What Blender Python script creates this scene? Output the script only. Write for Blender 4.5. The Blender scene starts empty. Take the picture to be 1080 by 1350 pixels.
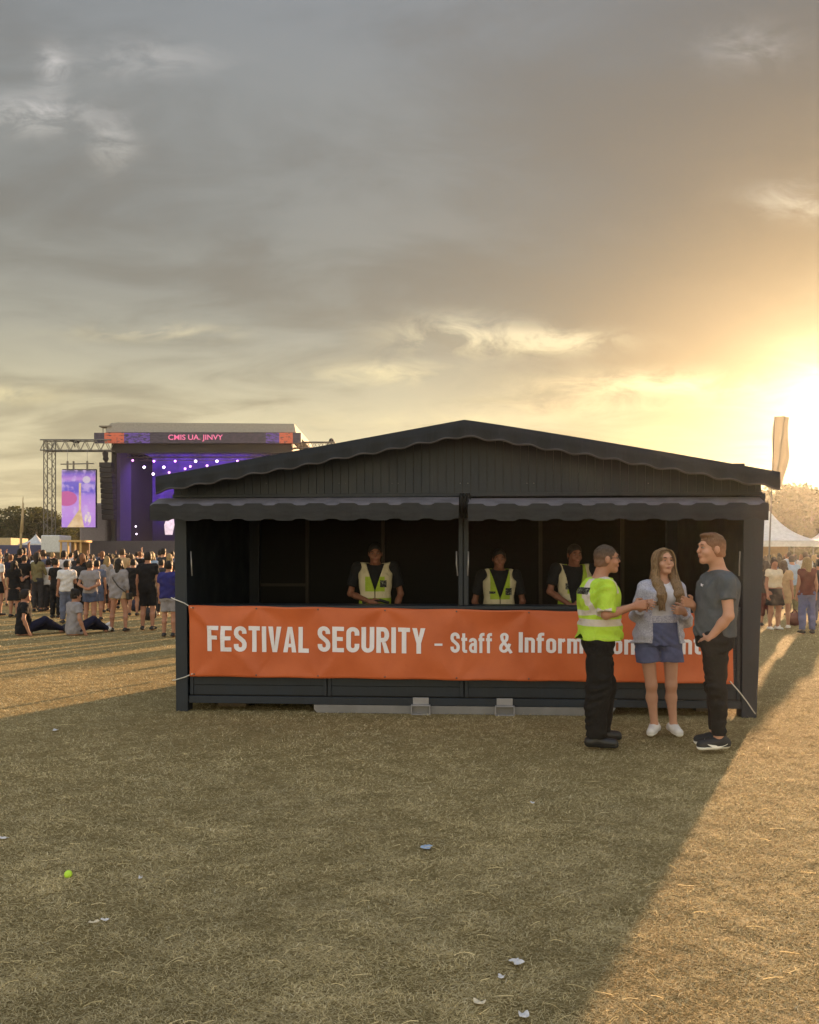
import bpy, bmesh, math, random, time
import numpy as np
from mathutils import Vector, Matrix
R = math.radians
rng = random.Random(7)
nrg = np.random.RandomState(11)
scene = bpy.context.scene
COL = scene.collection
T0 = time.time()

# ------------------------------------------------------------------ camera model (photo 1080 x 1350)
FPX, HY, EYE = 1082.0, 735.0, 1.58
def at(px, py, Y):
    return Vector(((px - 540) / FPX * Y, Y, EYE + (HY - py) / FPX * Y))
def gnd(px, py):
    Y = EYE * FPX / (py - HY)
    return Vector(((px - 540) / FPX * Y, Y, 0))
def footY(py):
    return EYE * FPX / (py - HY)

# ------------------------------------------------------------------ objects
def tag(o, label=None, cat=None, group=None, kind=None):
    if label: o["label"] = label
    if cat: o["category"] = cat
    if group: o["group"] = group
    if kind: o["kind"] = kind
    return o
def empty(name, loc=(0, 0, 0), rz=0.0, **kw):
    o = bpy.data.objects.new(name, None)
    COL.objects.link(o); o.location = loc; o.rotation_euler = (0, 0, rz)
    o.empty_display_size = 0.1
    return tag(o, **kw)
def link(name, me, mats=(), parent=None, loc=None, rz=None):
    o = bpy.data.objects.new(name, me)
    COL.objects.link(o)
    for m in (mats if isinstance(mats, (list, tuple)) else [mats]):
        me.materials.append(m)
    if parent is not None: o.parent = parent
    if loc is not None: o.location = loc
    if rz is not None: o.rotation_euler = (0, 0, rz)
    return o

class MB:
    """collects shapes of one object"""
    def __init__(s): s.v = []; s.f = []; s.m = []
    def add(s, vs, fs, mi=0):
        b = len(s.v); s.v += [tuple(v) for v in vs]; s.f += [tuple(b + i for i in f) for f in fs]; s.m += [mi] * len(fs)
    def box(s, lo, hi, mi=0):
        x0, y0, z0 = lo; x1, y1, z1 = hi
        s.add([(x0,y0,z0),(x1,y0,z0),(x1,y1,z0),(x0,y1,z0),(x0,y0,z1),(x1,y0,z1),(x1,y1,z1),(x0,y1,z1)],
              [(0,3,2,1),(4,5,6,7),(0,1,5,4),(1,2,6,5),(2,3,7,6),(3,0,4,7)], mi)
    def hexa(s, p, mi=0):   # 8 points: bottom 4 ccw, top 4
        s.add(p, [(0,3,2,1),(4,5,6,7),(0,1,5,4),(1,2,6,5),(2,3,7,6),(3,0,4,7)], mi)
    def tube(s, pts, r, n=8, mi=0, cap=True):
        pts = [Vector(p) for p in pts]; k = len(pts)
        rs = r if isinstance(r, (list, tuple)) else [r] * k
        vs = []
        for i, p in enumerate(pts):
            d = (pts[min(i + 1, k - 1)] - pts[max(i - 1, 0)]).normalized()
            a = d.orthogonal() if i == 0 else (a - d * a.dot(d))
            a.normalize(); b = d.cross(a)
            for j in range(n):
                t = 2 * math.pi * j / n
                vs.append(p + (a * math.cos(t) + b * math.sin(t)) * rs[i])
        fs = [(i*n+j, i*n+(j+1)%n, (i+1)*n+(j+1)%n, (i+1)*n+j) for i in range(k-1) for j in range(n)]
        if cap: fs += [tuple(range(n))[::-1], tuple((k-1)*n+j for j in range(n))]
        s.add(vs, fs, mi)
    def ball(s, c, r, n=12, mi=0, sc=(1,1,1)):
        c = Vector(c); vs = [c + Vector((0,0,r*sc[2]))]; m = n // 2
        for i in range(1, m):
            ph = math.pi * i / m
            for j in range(n):
                t = 2*math.pi*j/n
                vs.append(c + Vector((r*sc[0]*math.sin(ph)*math.cos(t), r*sc[1]*math.sin(ph)*math.sin(t), r*sc[2]*math.cos(ph))))
        vs.append(c - Vector((0,0,r*sc[2]))); L = len(vs)-1
        fs = [(0, 1+j, 1+(j+1)%n) for j in range(n)]
        fs += [(1+i*n+j, 1+(i+1)*n+j, 1+(i+1)*n+(j+1)%n, 1+i*n+(j+1)%n) for i in range(m-2) for j in range(n)]
        fs += [(L, 1+(m-2)*n+(j+1)%n, 1+(m-2)*n+j) for j in range(n)]
        s.add(vs, fs, mi)
    def prism(s, poly, y0, y1, mi=0):   # poly in (x,z), extruded along y
        n = len(poly)
        s.add([(x, y0, z) for x, z in poly] + [(x, y1, z) for x, z in poly],
              [tuple(range(n)), tuple(range(n, 2*n))[::-1]] + [(i, i+n, (i+1)%n+n, (i+1)%n) for i in range(n)], mi)
    def build(s, name, mats, parent=None, smooth=False, loc=None, rz=None, bevel=0, solid=0):
        me = bpy.data.meshes.new(name); me.from_pydata(s.v, [], s.f)
        o = link(name, me, mats, parent, loc, rz)
        if any(s.m): me.polygons.foreach_set('material_index', s.m)
        me.validate(); 
        bm = bmesh.new(); bm.from_mesh(me); bmesh.ops.recalc_face_normals(bm, faces=bm.faces); bm.to_mesh(me); bm.free()
        if smooth: me.polygons.foreach_set('use_smooth', [True]*len(me.polygons))
        if solid:
            md = o.modifiers.new('s', 'SOLIDIFY'); md.thickness = solid; md.offset = 0
        if bevel:
            md = o.modifiers.new('b', 'BEVEL'); md.width = bevel; md.segments = 2; md.limit_method = 'ANGLE'
        return o
def np_mesh(name, V, F, mats, parent=None, smooth=True, mi=None, loc=None, rz=None):
    me = bpy.data.meshes.new(name)
    V = np.asarray(V, np.float32); F = np.asarray(F, np.int32); k = F.shape[1]
    me.vertices.add(len(V)); me.vertices.foreach_set('co', V.ravel())
    me.loops.add(F.size); me.loops.foreach_set('vertex_index', F.ravel())
    me.polygons.add(len(F)); me.polygons.foreach_set('loop_start', np.arange(0, F.size, k, dtype=np.int32))
    me.polygons.foreach_set('loop_total', np.full(len(F), k, np.int32))
    if mi is not None: me.polygons.foreach_set('material_index', np.asarray(mi, np.int32))
    if smooth: me.polygons.foreach_set('use_smooth', np.ones(len(F), bool))
    me.update(calc_edges=True)
    return link(name, me, mats, parent, loc, rz)

# ------------------------------------------------------------------ materials
def S(r, g, b):   # sRGB 0-255 -> linear
    f = lambda c: (c/255/12.92) if c/255 <= .04045 else ((c/255+.055)/1.055)**2.4
    return (f(r), f(g), f(b), 1)
class NT:
    def __init__(s, m, world=False):
        m.use_nodes = True; s.nt = m.node_tree; s.nt.nodes.clear()
    def n(s, t, **kw):
        x = s.nt.nodes.new(t)
        for k, v in kw.items(): setattr(x, k, v)
        return x
    def l(s, a, b): s.nt.links.new(a, b)
    def put(s, sock, v):
        if isinstance(v, bpy.types.NodeSocket): s.l(v, sock)
        else: sock.default_value = v
    def m(s, op, a, b=0.0, c=None):
        x = s.n('ShaderNodeMath', operation=op); s.put(x.inputs[0], a); s.put(x.inputs[1], b)
        if c is not None: s.put(x.inputs[2], c)
        return x.outputs[0]
    def mix(s, f, a, b, mode='MIX'):
        x = s.n('ShaderNodeMix', data_type='RGBA', blend_type=mode); x.clamp_factor = True
        s.put(x.inputs[0], f); s.put(x.inputs[6], a); s.put(x.inputs[7], b); return x.outputs[2]
    def noise(s, vec, scale, detail=4, rough=.55, dim='3D', out=0, dist=0):
        x = s.n('ShaderNodeTexNoise', noise_dimensions=dim); s.put(x.inputs['Scale'], scale)
        x.inputs['Detail'].default_value = detail; x.inputs['Roughness'].default_value = rough; x.inputs['Distortion'].default_value = dist
        if vec is not None: s.l(vec, x.inputs['Vector'])
        return x.outputs[out]
    def mapping(s, vec, scale=(1,1,1), loc=(0,0,0), rot=(0,0,0)):
        x = s.n('ShaderNodeMapping'); s.l(vec, x.inputs[0]); x.inputs['Scale'].default_value = scale
        x.inputs['Location'].default_value = loc; x.inputs['Rotation'].default_value = rot; return x.outputs[0]
    def ramp(s, f, stops, interp='LINEAR'):
        x = s.n('ShaderNodeValToRGB'); x.color_ramp.interpolation = interp
        e = x.color_ramp.elements
        while len(e) < len(stops): e.new(.5)
        for i, (p, c) in enumerate(stops): e[i].position = p; e[i].color = c if len(c) == 4 else (*c, 1)
        s.l(f, x.inputs[0]); return x.outputs[0]
    def rng(s, v, a, b, c, d, smooth=False):
        x = s.n('ShaderNodeMapRange'); x.interpolation_type = 'SMOOTHSTEP' if smooth else 'LINEAR'
        s.put(x.inputs[0], v); 
        for i, q in enumerate((a, b, c, d)): s.put(x.inputs[i+1], q)
        return x.outputs[0]
    def bump(s, h, strength=.5, dist=.01):
        x = s.n('ShaderNodeBump'); s.l(h, x.inputs['Height']); x.inputs['Strength'].default_value = strength
        x.inputs['Distance'].default_value = dist; return x.outputs[0]
    def princ(s, color, rough=.8, metal=0, normal=None, spec=None, emit=None, es=0, trans=None):
        p = s.n('ShaderNodeBsdfPrincipled'); o = s.n('ShaderNodeOutputMaterial'); s.l(p.outputs[0], o.inputs[0])
        s.put(p.inputs['Base Color'], color); s.put(p.inputs['Roughness'], rough); p.inputs['Metallic'].default_value = metal
        if normal: s.l(normal, p.inputs['Normal'])
        if spec is not None: p.inputs['Specular IOR Level'].default_value = spec
        if emit is not None: s.put(p.inputs['Emission Color'], emit); s.put(p.inputs['Emission Strength'], es)
        return p
    def obj(s): return s.n('ShaderNodeTexCoord').outputs['Object']
    def box(s, sep, x=None, y=None, z=None):
        r = None
        for k, lim in enumerate((x, y, z)):
            if lim is None: continue
            for op, q in (('GREATER_THAN', lim[0]), ('LESS_THAN', lim[1])):
                t = s.m(op, sep.outputs[k], q); r = t if r is None else s.m('MULTIPLY', r, t)
        return r
_mc = {}
def mat(name, color, rough=.8, metal=0, var=.15, vs=6, bs=0, bscale=60, bd=.003, spec=None, emit=None, es=0):
    if name in _mc: return _mc[name]
    m = bpy.data.materials.new(name); t = NT(m); c = t.obj()
    n = t.noise(c, vs, 5)
    k = t.rng(n, .25, .75, 1-var, 1+var)
    hsv = t.n('ShaderNodeHueSaturation'); t.put(hsv.inputs['Color'], color); t.l(k, hsv.inputs['Value'])
    nr = t.bump(t.noise(c, bscale, 3), bs, bd) if bs else None
    t.princ(hsv.outputs[0], rough, metal, nr, spec, emit, es)
    _mc[name] = m; return m
def cloth(name, col, var=.16, wr=.75):
    if name in _mc: return _mc[name]
    m = bpy.data.materials.new(name); t = NT(m); c = t.obj()
    n = t.noise(c, 9, 4); k = t.rng(n, .3, .7, 1-var, 1+var)
    hsv = t.n('ShaderNodeHueSaturation'); t.put(hsv.inputs['Color'], col); t.l(k, hsv.inputs['Value'])
    fold = t.noise(t.mapping(c, (1, 1, .55)), 11, 4, .5, dist=1.6)
    weave = t.noise(c, 400, 2)
    h = t.m('ADD', t.m('MULTIPLY', fold, 1.0), t.m('MULTIPLY', weave, .05))
    t.princ(hsv.outputs[0], .9, 0, t.bump(h, wr, .02), .2)
    _mc[name] = m; return m
# ------------------------------------------------------------------ bodies grown from distance fields
f32 = np.float32
def smin(a, b, k):
    h = np.maximum(k - np.abs(a - b), 0) / k
    return np.minimum(a, b) - h*h*k*.25
class Field:
    def __init__(s, lo, hi, h):
        s.h = h; s.ax = [np.arange(lo[i]-2*h, hi[i]+3*h, h).astype(f32) for i in range(3)]
        s.v = np.full([len(a) for a in s.ax], 1.0, f32)
    def grid(s, lo=None, hi=None, m=0.0):
        sl = []
        for i in range(3):
            a = s.ax[i]
            i0, i1 = (0, len(a)) if lo is None else (int(np.searchsorted(a, lo[i]-m)), int(np.searchsorted(a, hi[i]+m)))
            sl.append(slice(i0, i1))
        X = s.ax[0][sl[0]][:,None,None]; Y = s.ax[1][sl[1]][None,:,None]; Z = s.ax[2][sl[2]][None,None,:]
        return tuple(sl), X, Y, Z
    def op(s, prim, k=.02, mode='u'):
        lo, hi, fn = prim
        sl, X, Y, Z = s.grid(lo, hi, max(k, 3*s.h)+.01)
        if 0 in s.v[sl].shape: return s
        d = fn(X, Y, Z)
        if mode == 'u': s.v[sl] = smin(s.v[sl], d, max(k, 1e-4))
        elif mode == 's': s.v[sl] = -smin(-s.v[sl], d, max(k, 1e-4))
        return s
    def cut(s, p, n):     # keep the side the normal points away from
        sl, X, Y, Z = s.grid()
        d = (X-p[0])*n[0] + (Y-p[1])*n[1] + (Z-p[2])*n[2]
        s.v = np.maximum(s.v, d.astype(f32)); return s
    def warp(s, amp, freq=22., seed=0):
        sl, X, Y, Z = s.grid(); q = seed*1.7
        n = (np.sin(X*freq+q+2*np.sin(Z*freq*.6+q)) * np.sin(Z*freq*.9+1.3*q+1.5*np.sin(Y*freq*.7))
             + .6*np.sin(Z*freq*2.1+X*freq*1.4+q)*np.sin(Y*freq*1.7-q))
        s.v = s.v + (amp*n).astype(f32); return s
    def mesh(s):
        v = s.v; neg = v < 0; nx, ny, nz = v.shape
        cnt = np.zeros((nx-1, ny-1, nz-1), np.int8)
        for a in (0,1):
            for b in (0,1):
                for c in (0,1): cnt += neg[a:nx-1+a, b:ny-1+b, c:nz-1+c]
        act = np.argwhere((cnt > 0) & (cnt < 8))
        if len(act) == 0: return np.zeros((0,3)), np.zeros((0,4), int)
        idx = -np.ones(cnt.shape, np.int32); idx[act[:,0], act[:,1], act[:,2]] = np.arange(len(act))
        C = [(a,b,c) for a in (0,1) for b in (0,1) for c in (0,1)]
        cv = {c: v[act[:,0]+c[0], act[:,1]+c[1], act[:,2]+c[2]] for c in C}
        acc = np.zeros((len(act),3)); num = np.zeros(len(act))
        for c in C:
            for axi in range(3):
                if c[axi]: continue
                d = list(c); d[axi] = 1; d = tuple(d)
                va, vb = cv[c], cv[d]; cr = (va < 0) != (vb < 0)
                t = np.where(cr, va/np.where(cr, va-vb, 1), 0)
                p = np.array(c, float)[None,:].repeat(len(act),0); p[:,axi] += t
                acc += p*cr[:,None]; num += cr
        P = act + acc/num[:,None]
        V = np.stack([s.ax[i][0] + P[:,i]*s.h for i in range(3)], 1)
        F = []
        for axi in range(3):
            o = [k for k in range(3) if k != axi]
            s0 = [slice(None)]*3; s1 = [slice(None)]*3; s0[axi] = slice(0,-1); s1[axi] = slice(1,None)
            e = np.argwhere(neg[tuple(s0)] != neg[tuple(s1)])
            e = e[(e[:,o[0]]>0)&(e[:,o[1]]>0)&(e[:,o[0]]<v.shape[o[0]]-1)&(e[:,o[1]]<v.shape[o[1]]-1)]
            def cid(da, db):
                q = e.copy(); q[:,o[0]] -= da; q[:,o[1]] -= db; return idx[q[:,0],q[:,1],q[:,2]]
            q = np.stack([cid(1,1), cid(0,1), cid(0,0), cid(1,0)], 1)
            inside = neg[e[:,0],e[:,1],e[:,2]]
            fl = inside if axi != 1 else ~inside
            q[~fl] = q[~fl][:, ::-1]; F.append(q)
        return V, np.concatenate(F)
def cone(a, b, ra, rb, cap=False, capa=False, fl=None):
    a = np.array(a, f32); b = np.array(b, f32); ab = b-a; L2 = float(ab@ab)+1e-9; r = max(ra, rb)
    u = ab/np.sqrt(L2)
    def fn(X, Y, Z):
        x, y, z = X-a[0], Y-a[1], Z-a[2]
        t = np.clip((x*ab[0]+y*ab[1]+z*ab[2])/L2, 0, 1)
        d = np.sqrt((x-t*ab[0])**2+(y-t*ab[1])**2+(z-t*ab[2])**2) - (ra+(rb-ra)*t)
        if cap: d = np.maximum(d, (X-b[0])*u[0]+(Y-b[1])*u[1]+(Z-b[2])*u[2])
        if capa: d = np.maximum(d, -((X-a[0])*u[0]+(Y-a[1])*u[1]+(Z-a[2])*u[2]))
        return d
    return np.minimum(a,b)-r, np.maximum(a,b)+r, fn
def ell(c, r, M=None):
    c = np.array(c, f32); r = np.array(r, f32); m = float(r.max())
    def fn(X, Y, Z):
        x, y, z = X-c[0], Y-c[1], Z-c[2]
        if M is not None: x, y, z = (M[0,0]*x+M[1,0]*y+M[2,0]*z, M[0,1]*x+M[1,1]*y+M[2,1]*z, M[0,2]*x+M[1,2]*y+M[2,2]*z)
        k0 = np.sqrt((x/r[0])**2+(y/r[1])**2+(z/r[2])**2)+1e-6
        k1 = np.sqrt((x/r[0]**2)**2+(y/r[1]**2)**2+(z/r[2]**2)**2)+1e-6
        return k0*(k0-1)/k1
    return c-m, c+m, fn
def loft(rows, off=0.0, z0=None, z1=None, p=2.3):
    """rows: (z, cx, cy, w, d), superellipse sections"""
    rows = sorted(rows); A = np.array(rows, float)
    zz = np.linspace(A[0,0], A[-1,0], 60)
    T = [np.interp(zz, A[:,0], A[:,i]) for i in range(1,5)]
    ker = np.hanning(9); ker /= ker.sum()
    T = [np.convolve(np.pad(t, 4, 'edge'), ker, 'valid') for t in T]
    lo_z = A[0,0] if z0 is None else z0; hi_z = A[-1,0] if z1 is None else z1
    w = A[:,3].max()+off; d = A[:,4].max()+off
    lo = np.array([A[:,1].min()-w, A[:,2].min()-d, lo_z]); hi = np.array([A[:,1].max()+w, A[:,2].max()+d, hi_z])
    def fn(X, Y, Z):
        g = [np.interp(Z.ravel(), zz, t).reshape(Z.shape).astype(f32) for t in T]
        W = g[2]+off; D = g[3]+off
        k = (np.abs((X-g[0])/W)**p + np.abs((Y-g[1])/D)**p)**(1/p)
        dd = (k-1)*np.minimum(W, D)
        return np.maximum(dd, np.maximum(lo_z-Z, Z-hi_z))
    return lo, hi, fn
def rotz(a):
    c, s_ = math.cos(a), math.sin(a); return np.array([[c,-s_,0],[s_,c,0],[0,0,1]])
def rotx(a):
    c, s_ = math.cos(a), math.sin(a); return np.array([[1,0,0],[0,c,-s_],[0,s_,c]])
def nz(v): v = np.array(v, float); return v/np.linalg.norm(v)
# ------------------------------------------------------------------ people (local frame: faces -Y, left hand at +X)
def joints(H=1.75, sw=.19, stance=.11, lean=0.0):
    s = H/1.75; J = {}
    J['pelvis'] = (0, 0, .92*s); J['neck'] = (0, .015+lean, 1.49*s); J['head'] = (0, -.005+lean*1.2, 1.632*s)
    for n, k in (('L', 1), ('R', -1)):
        J['sh'+n] = (k*sw*s, .01+lean, 1.43*s); J['el'+n] = (k*(sw+.045)*s, .03, 1.13*s); J['wr'+n] = (k*(sw+.055)*s, -.03, .88*s)
        J['hip'+n] = (k*.09*s, 0, .90*s); J['kn'+n] = (k*(stance*.95)*s, -.01, .49*s); J['an'+n] = (k*stance*s, .02, .085*s)
        J['toe'+n] = (k*(stance+.03)*s, -.15*s, .03)
    J['hyaw'] = 0; J['hpitch'] = 0; J['s'] = s
    return J
def torso_rows(J, g=1.0, fem=False, prof=None, depth=1.0):
    p = np.array(J['pelvis']); n = np.array(J['neck'])
    T = prof or ([(-.12,.155,.105),(0,.168,.112),(.2,.16,.105),(.42,.128,.09),(.62,.142,.105),(.8,.15,.108),(.92,.125,.085),(1.0,.07,.06)] if fem else
         [(-.12,.15,.10),(0,.162,.11),(.2,.158,.11),(.42,.15,.107),(.62,.165,.118),(.8,.172,.118),(.92,.15,.095),(1.0,.08,.07)])
    s = J['s']; rows = []
    for t, w, d in T:
        c = p + (n-p)*t
        gg = g if t < .9 else 1
        bulge = J.get('belly', 0)*math.exp(-((t-.3)/.25)**2)
        rows.append((c[2], c[0], c[1]-bulge, w*s*gg, (d*gg*depth+bulge*.6)*s))
    return rows
def head_frame(J):
    M = rotz(J['hyaw']) @ rotx(J['hpitch']); return np.array(J['head'], float), M, J['s']*J.get('hs', 1)
def hp(J, p):
    c, M, s = head_frame(J); return c + M @ (np.array(p)*s)
def add_head(F, J, detail=True):
    c, M, s = head_frame(J)
    P = lambda *q: hp(J, q)
    E = lambda q, r: ell(P(*q), np.array(r)*s, M)
    F.op(E((0,.012,.03), (.076,.095,.09)), .01)
    F.op(E((0,-.022,-.045), (.058,.066,.066)), .04)
    F.op(cone(P(-.012,-.066,-.094), P(.012,-.066,-.094), .022*s, .022*s), .03)
    F.op(cone(P(0,.03,-.06), np.array(J['neck'])+[0,.005,-.03], .055*s*J.get('nk',1), .064*s*J.get('nk',1)), .03)
    if detail:
        F.op(cone(P(-.03,-.078,.034), P(.03,-.078,.034), .013*s, .013*s), .02)
        for k in (-1, 1):
            F.op(E((k*.033,-.098,.008), (.018,.018,.011)), .012, 's')
            F.op(E((k*.045,-.062,-.03), (.022,.025,.024)), .02)
            F.op(E((k*.078,.012,-.004), (.010,.022,.032)), .008)
        F.op(cone(P(0,-.086,.020), P(0,-.106,-.020), .008*s, .0120*s), .012)
        F.op(cone(P(-.018,-.085,-.052), P(.018,-.085,-.052), .012*s, .012*s), .008)
        F.op(cone(P(-.02,-.104,-.058), P(.02,-.104,-.058), .004*s, .004*s), .006, 's')
    else:
        F.op(cone(P(0,-.088,.01), P(0,-.105,-.022), .010*s, .016*s), .012)
        for k in (-1, 1): F.op(E((k*.078,.012,-.004), (.010,.022,.032)), .008)
def add_hand(F, wr, d, th, right, curl=(.35,.45,.5,.55), s=1.0, simple=False, thumb=.0):
    wr = np.array(wr, float); d = nz(d); th = np.array(th, float); th = nz(th - d*(th@d))
    n = np.cross(th, d)*(1 if right else -1)
    if simple:
        F.op(cone(wr, wr+d*.085*s, .026*s, .034*s), .02)
        F.op(cone(wr+d*.085*s, wr+d*.13*s+n*.05*s, .03*s, .022*s), .02)
        F.op(cone(wr+d*.03*s+th*.02, wr+d*.08*s+th*.045*s, .014*s, .011*s), .01); return
    Ls = (.074,.082,.076,.060); off = (.031,.010,-.011,-.031); kk = (.088,.092,.088,.080)
    for i in range(4):
        k0 = wr + d*kk[i]*s + th*off[i]*s
        F.op(cone(wr + d*.012*s + th*off[i]*.5*s, k0, .016*s, .0125*s), .016)
        ang = 0; p = k0; r = .0095
        for j, fr in enumerate((.45,.31,.24)):
            ang += curl[i]*(1.0 if j else .8)
            q = p + (d*math.cos(ang)+n*math.sin(ang))*Ls[i]*fr*s + th*(off[i]*.03)
            F.op(cone(p, q, r*s, (r-.001)*s), .003); p = q; r -= .001
    b = wr + d*.022*s + th*.022*s
    m = b + (d*.55+th*.72+n*(.35+thumb))*.045*s; e = m + (d*.85+th*.1+n*(.45+thumb))*.034*s; z = e + (d*.95+n*(.35+thumb))*.024*s
    F.op(cone(b, m, .015*s, .0115*s), .012); F.op(cone(m, e, .0115*s, .010*s), .004); F.op(cone(e, z, .010*s, .0085*s), .003)
def arm_r(J): s = J['s']*J.get('ag', 1); return .047*s, .036*s, .026*s
def add_arm(F, J, n, hand=True, simple=False):
    a, b, c = (np.array(J[k+n], float) for k in ('sh', 'el', 'wr')); r0, r1, r2 = arm_r(J)
    F.op(cone(a, b, r0, r1), .03); F.op(cone(b, b+(c-b)*.35, r1, r1*1.03), .02); F.op(cone(b+(c-b)*.3, c, r1*1.0, r2), .02)
    if hand:
        d = J.get('hd'+n, c-b); th = J.get('ht'+n, (0,-1,0))
        add_hand(F, c, d, th, n == 'R', J.get('curl'+n, (.35,.45,.5,.55)), J['s'], simple, J.get('thumb'+n, 0))
def add_leg(F, J, n, o=0.0, to=None, g=1.0, rs=None):
    a, b, c = (np.array(J[k+n], float) for k in ('hip', 'kn', 'an')); s = J['s']*g*J.get('lg', 1)
    r = rs or (.088, .056, .054, .036)
    F.op(cone(a, b, r[0]*s+o, r[1]*s+o), .04)
    q = b+(c-b)*.33+np.array((0,.015,0))
    F.op(cone(b, q, r[1]*.96*s+o, r[2]*s+o), .03); F.op(cone(q, c, r[2]*s+o, r[3]*s+o), .03)
def add_foot(F, J, n):
    c = np.array(J['an'+n], float); t = np.array(J['toe'+n], float); s = J['s']; d = nz((t-c)*[1,1,0]); t = c*[1,1,0]+(t-c)*[1,1,0]*.72+[0,0,c[2]-.05*s]
    F.op(cone(c, c-[0,0,.05*s]-d*.02, .034*s, .034*s), .02); F.op(cone(c-[0,0,.04*s], t, .036*s, .024*s), .02)
def bounds(J, m=.2):
    P = np.array([v for v in J.values() if isinstance(v, tuple) and len(v) == 3 and not isinstance(v[0], str)])
    return P.min(0)-m, P.max(0)+m
def body_field(J, h, fem=False, g=1.0, detail=True, simple=False, shoes=True):
    keys = [k for k in J if k[:2] in ('pe','ne','he','sh','el','wr','hi','kn','an','to') and k not in ('hs','hitch')]
    P = np.array([J[k] for k in keys], float); lo = P.min(0)-.2; hi = P.max(0)+.2; lo[2] = max(lo[2], P[:,2].min()-.06)
    F = Field(lo, hi, h)
    F.op(loft(torso_rows(J, g, fem)), .02)
    for n in 'LR':
        F.op(cone(np.array(J['neck'])-[0,0,.045], J['sh'+n], .05*J['s'], arm_r(J)[0]), .05)
        add_leg(F, J, n); add_foot(F, J, n)
    if fem:
        c = np.array(J['pelvis'])*.27+np.array(J['neck'])*.73
        for k in (-1,1): F.op(ell(c+[k*.065,-.085,0], (.055,.05,.055)), .03)
    for n in 'LR': add_arm(F, J, n, simple=simple)
    add_head(F, J, detail)
    return F
def top_field(J, h, fem=False, g=1.0, o=.014, sleeve=.5, hem=None, neck=.075, wr=.004, seed=0, so=.012, rows=None, vneck=None, flare=0, depth=1.0, folds=0):
    """sleeve: fraction of the upper arm covered (>1: runs on down the forearm), 0 = none"""
    P = np.array([J[k] for k in J if k[:2] in ('pe','ne','sh','el','wr')], float); lo = P.min(0)-.25; hi = P.max(0)+.12
    lo[2] = min(lo[2], (hem or 0)-.05) if hem else lo[2]
    F = Field(lo, hi, h); p = np.array(J['pelvis']); n_ = np.array(J['neck'])
    R_ = rows or torso_rows(J, g, fem, depth=depth)
    if hem is None: hem = p[2]-.02
    if R_[0][0] > hem:
        a = R_[0]; R_ = [(hem, a[1], a[2], a[3]*(1+flare), a[4]*(1+flare))]+R_
    R_ = [(z, x, y, w*(1+flare*max(0, (p[2]+.2-z)/.3)), d*(1+flare*max(0, (p[2]+.2-z)/.3))) for z, x, y, w, d in R_]
    F.op(loft(R_, o, z0=hem), .02)
    if fem:
        c = p*.27+n_*.73
        for k in (-1,1): F.op(ell(c+[k*.06,-.085,0], (.065+o,.05+o,.06+o)), .04)
    for n in 'LR':
        a, b, c = (np.array(J[k+n], float) for k in ('sh', 'el', 'wr')); r0, r1, r2 = arm_r(J)
        F.op(cone(n_-[0,0,.045], a, .052*J['s']+o*.6, r0+o*.7), .05)
        if sleeve > 1:
            F.op(cone(a, b, r0+so, r1+so), .03); q = b+(c-b)*(sleeve-1); F.op(cone(b, q, r1+so, r2+so+.004, cap=True), .02)
        elif sleeve > 0:
            q = a+(b-a)*sleeve; F.op(cone(a, q, r0+so, r0*(1-sleeve)+r1*sleeve+so+.010, cap=True), .03)
    if wr: F.warp(wr, seed=seed)
    if folds:
        sl, X, Y, Z = F.grid(); F.v = F.v+(folds*np.sin(Z*48-np.abs(X)*34+5*np.sin(X*8+Z*5+seed)+4*np.sin(Y*9+seed))*np.clip(.25+np.sin(Y*10+X*9+Z*13+seed*2), 0, 1.2)).astype(f32)
    if neck:
        F.op(ell(n_+[0,-.012,.035], (neck,neck*1.0,.065)), .006, 's')
        F.op(cone(n_-[0,0,.02], n_+[0,.0,.3], neck*.86, neck*.9), .006, 's')
    return F
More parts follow.
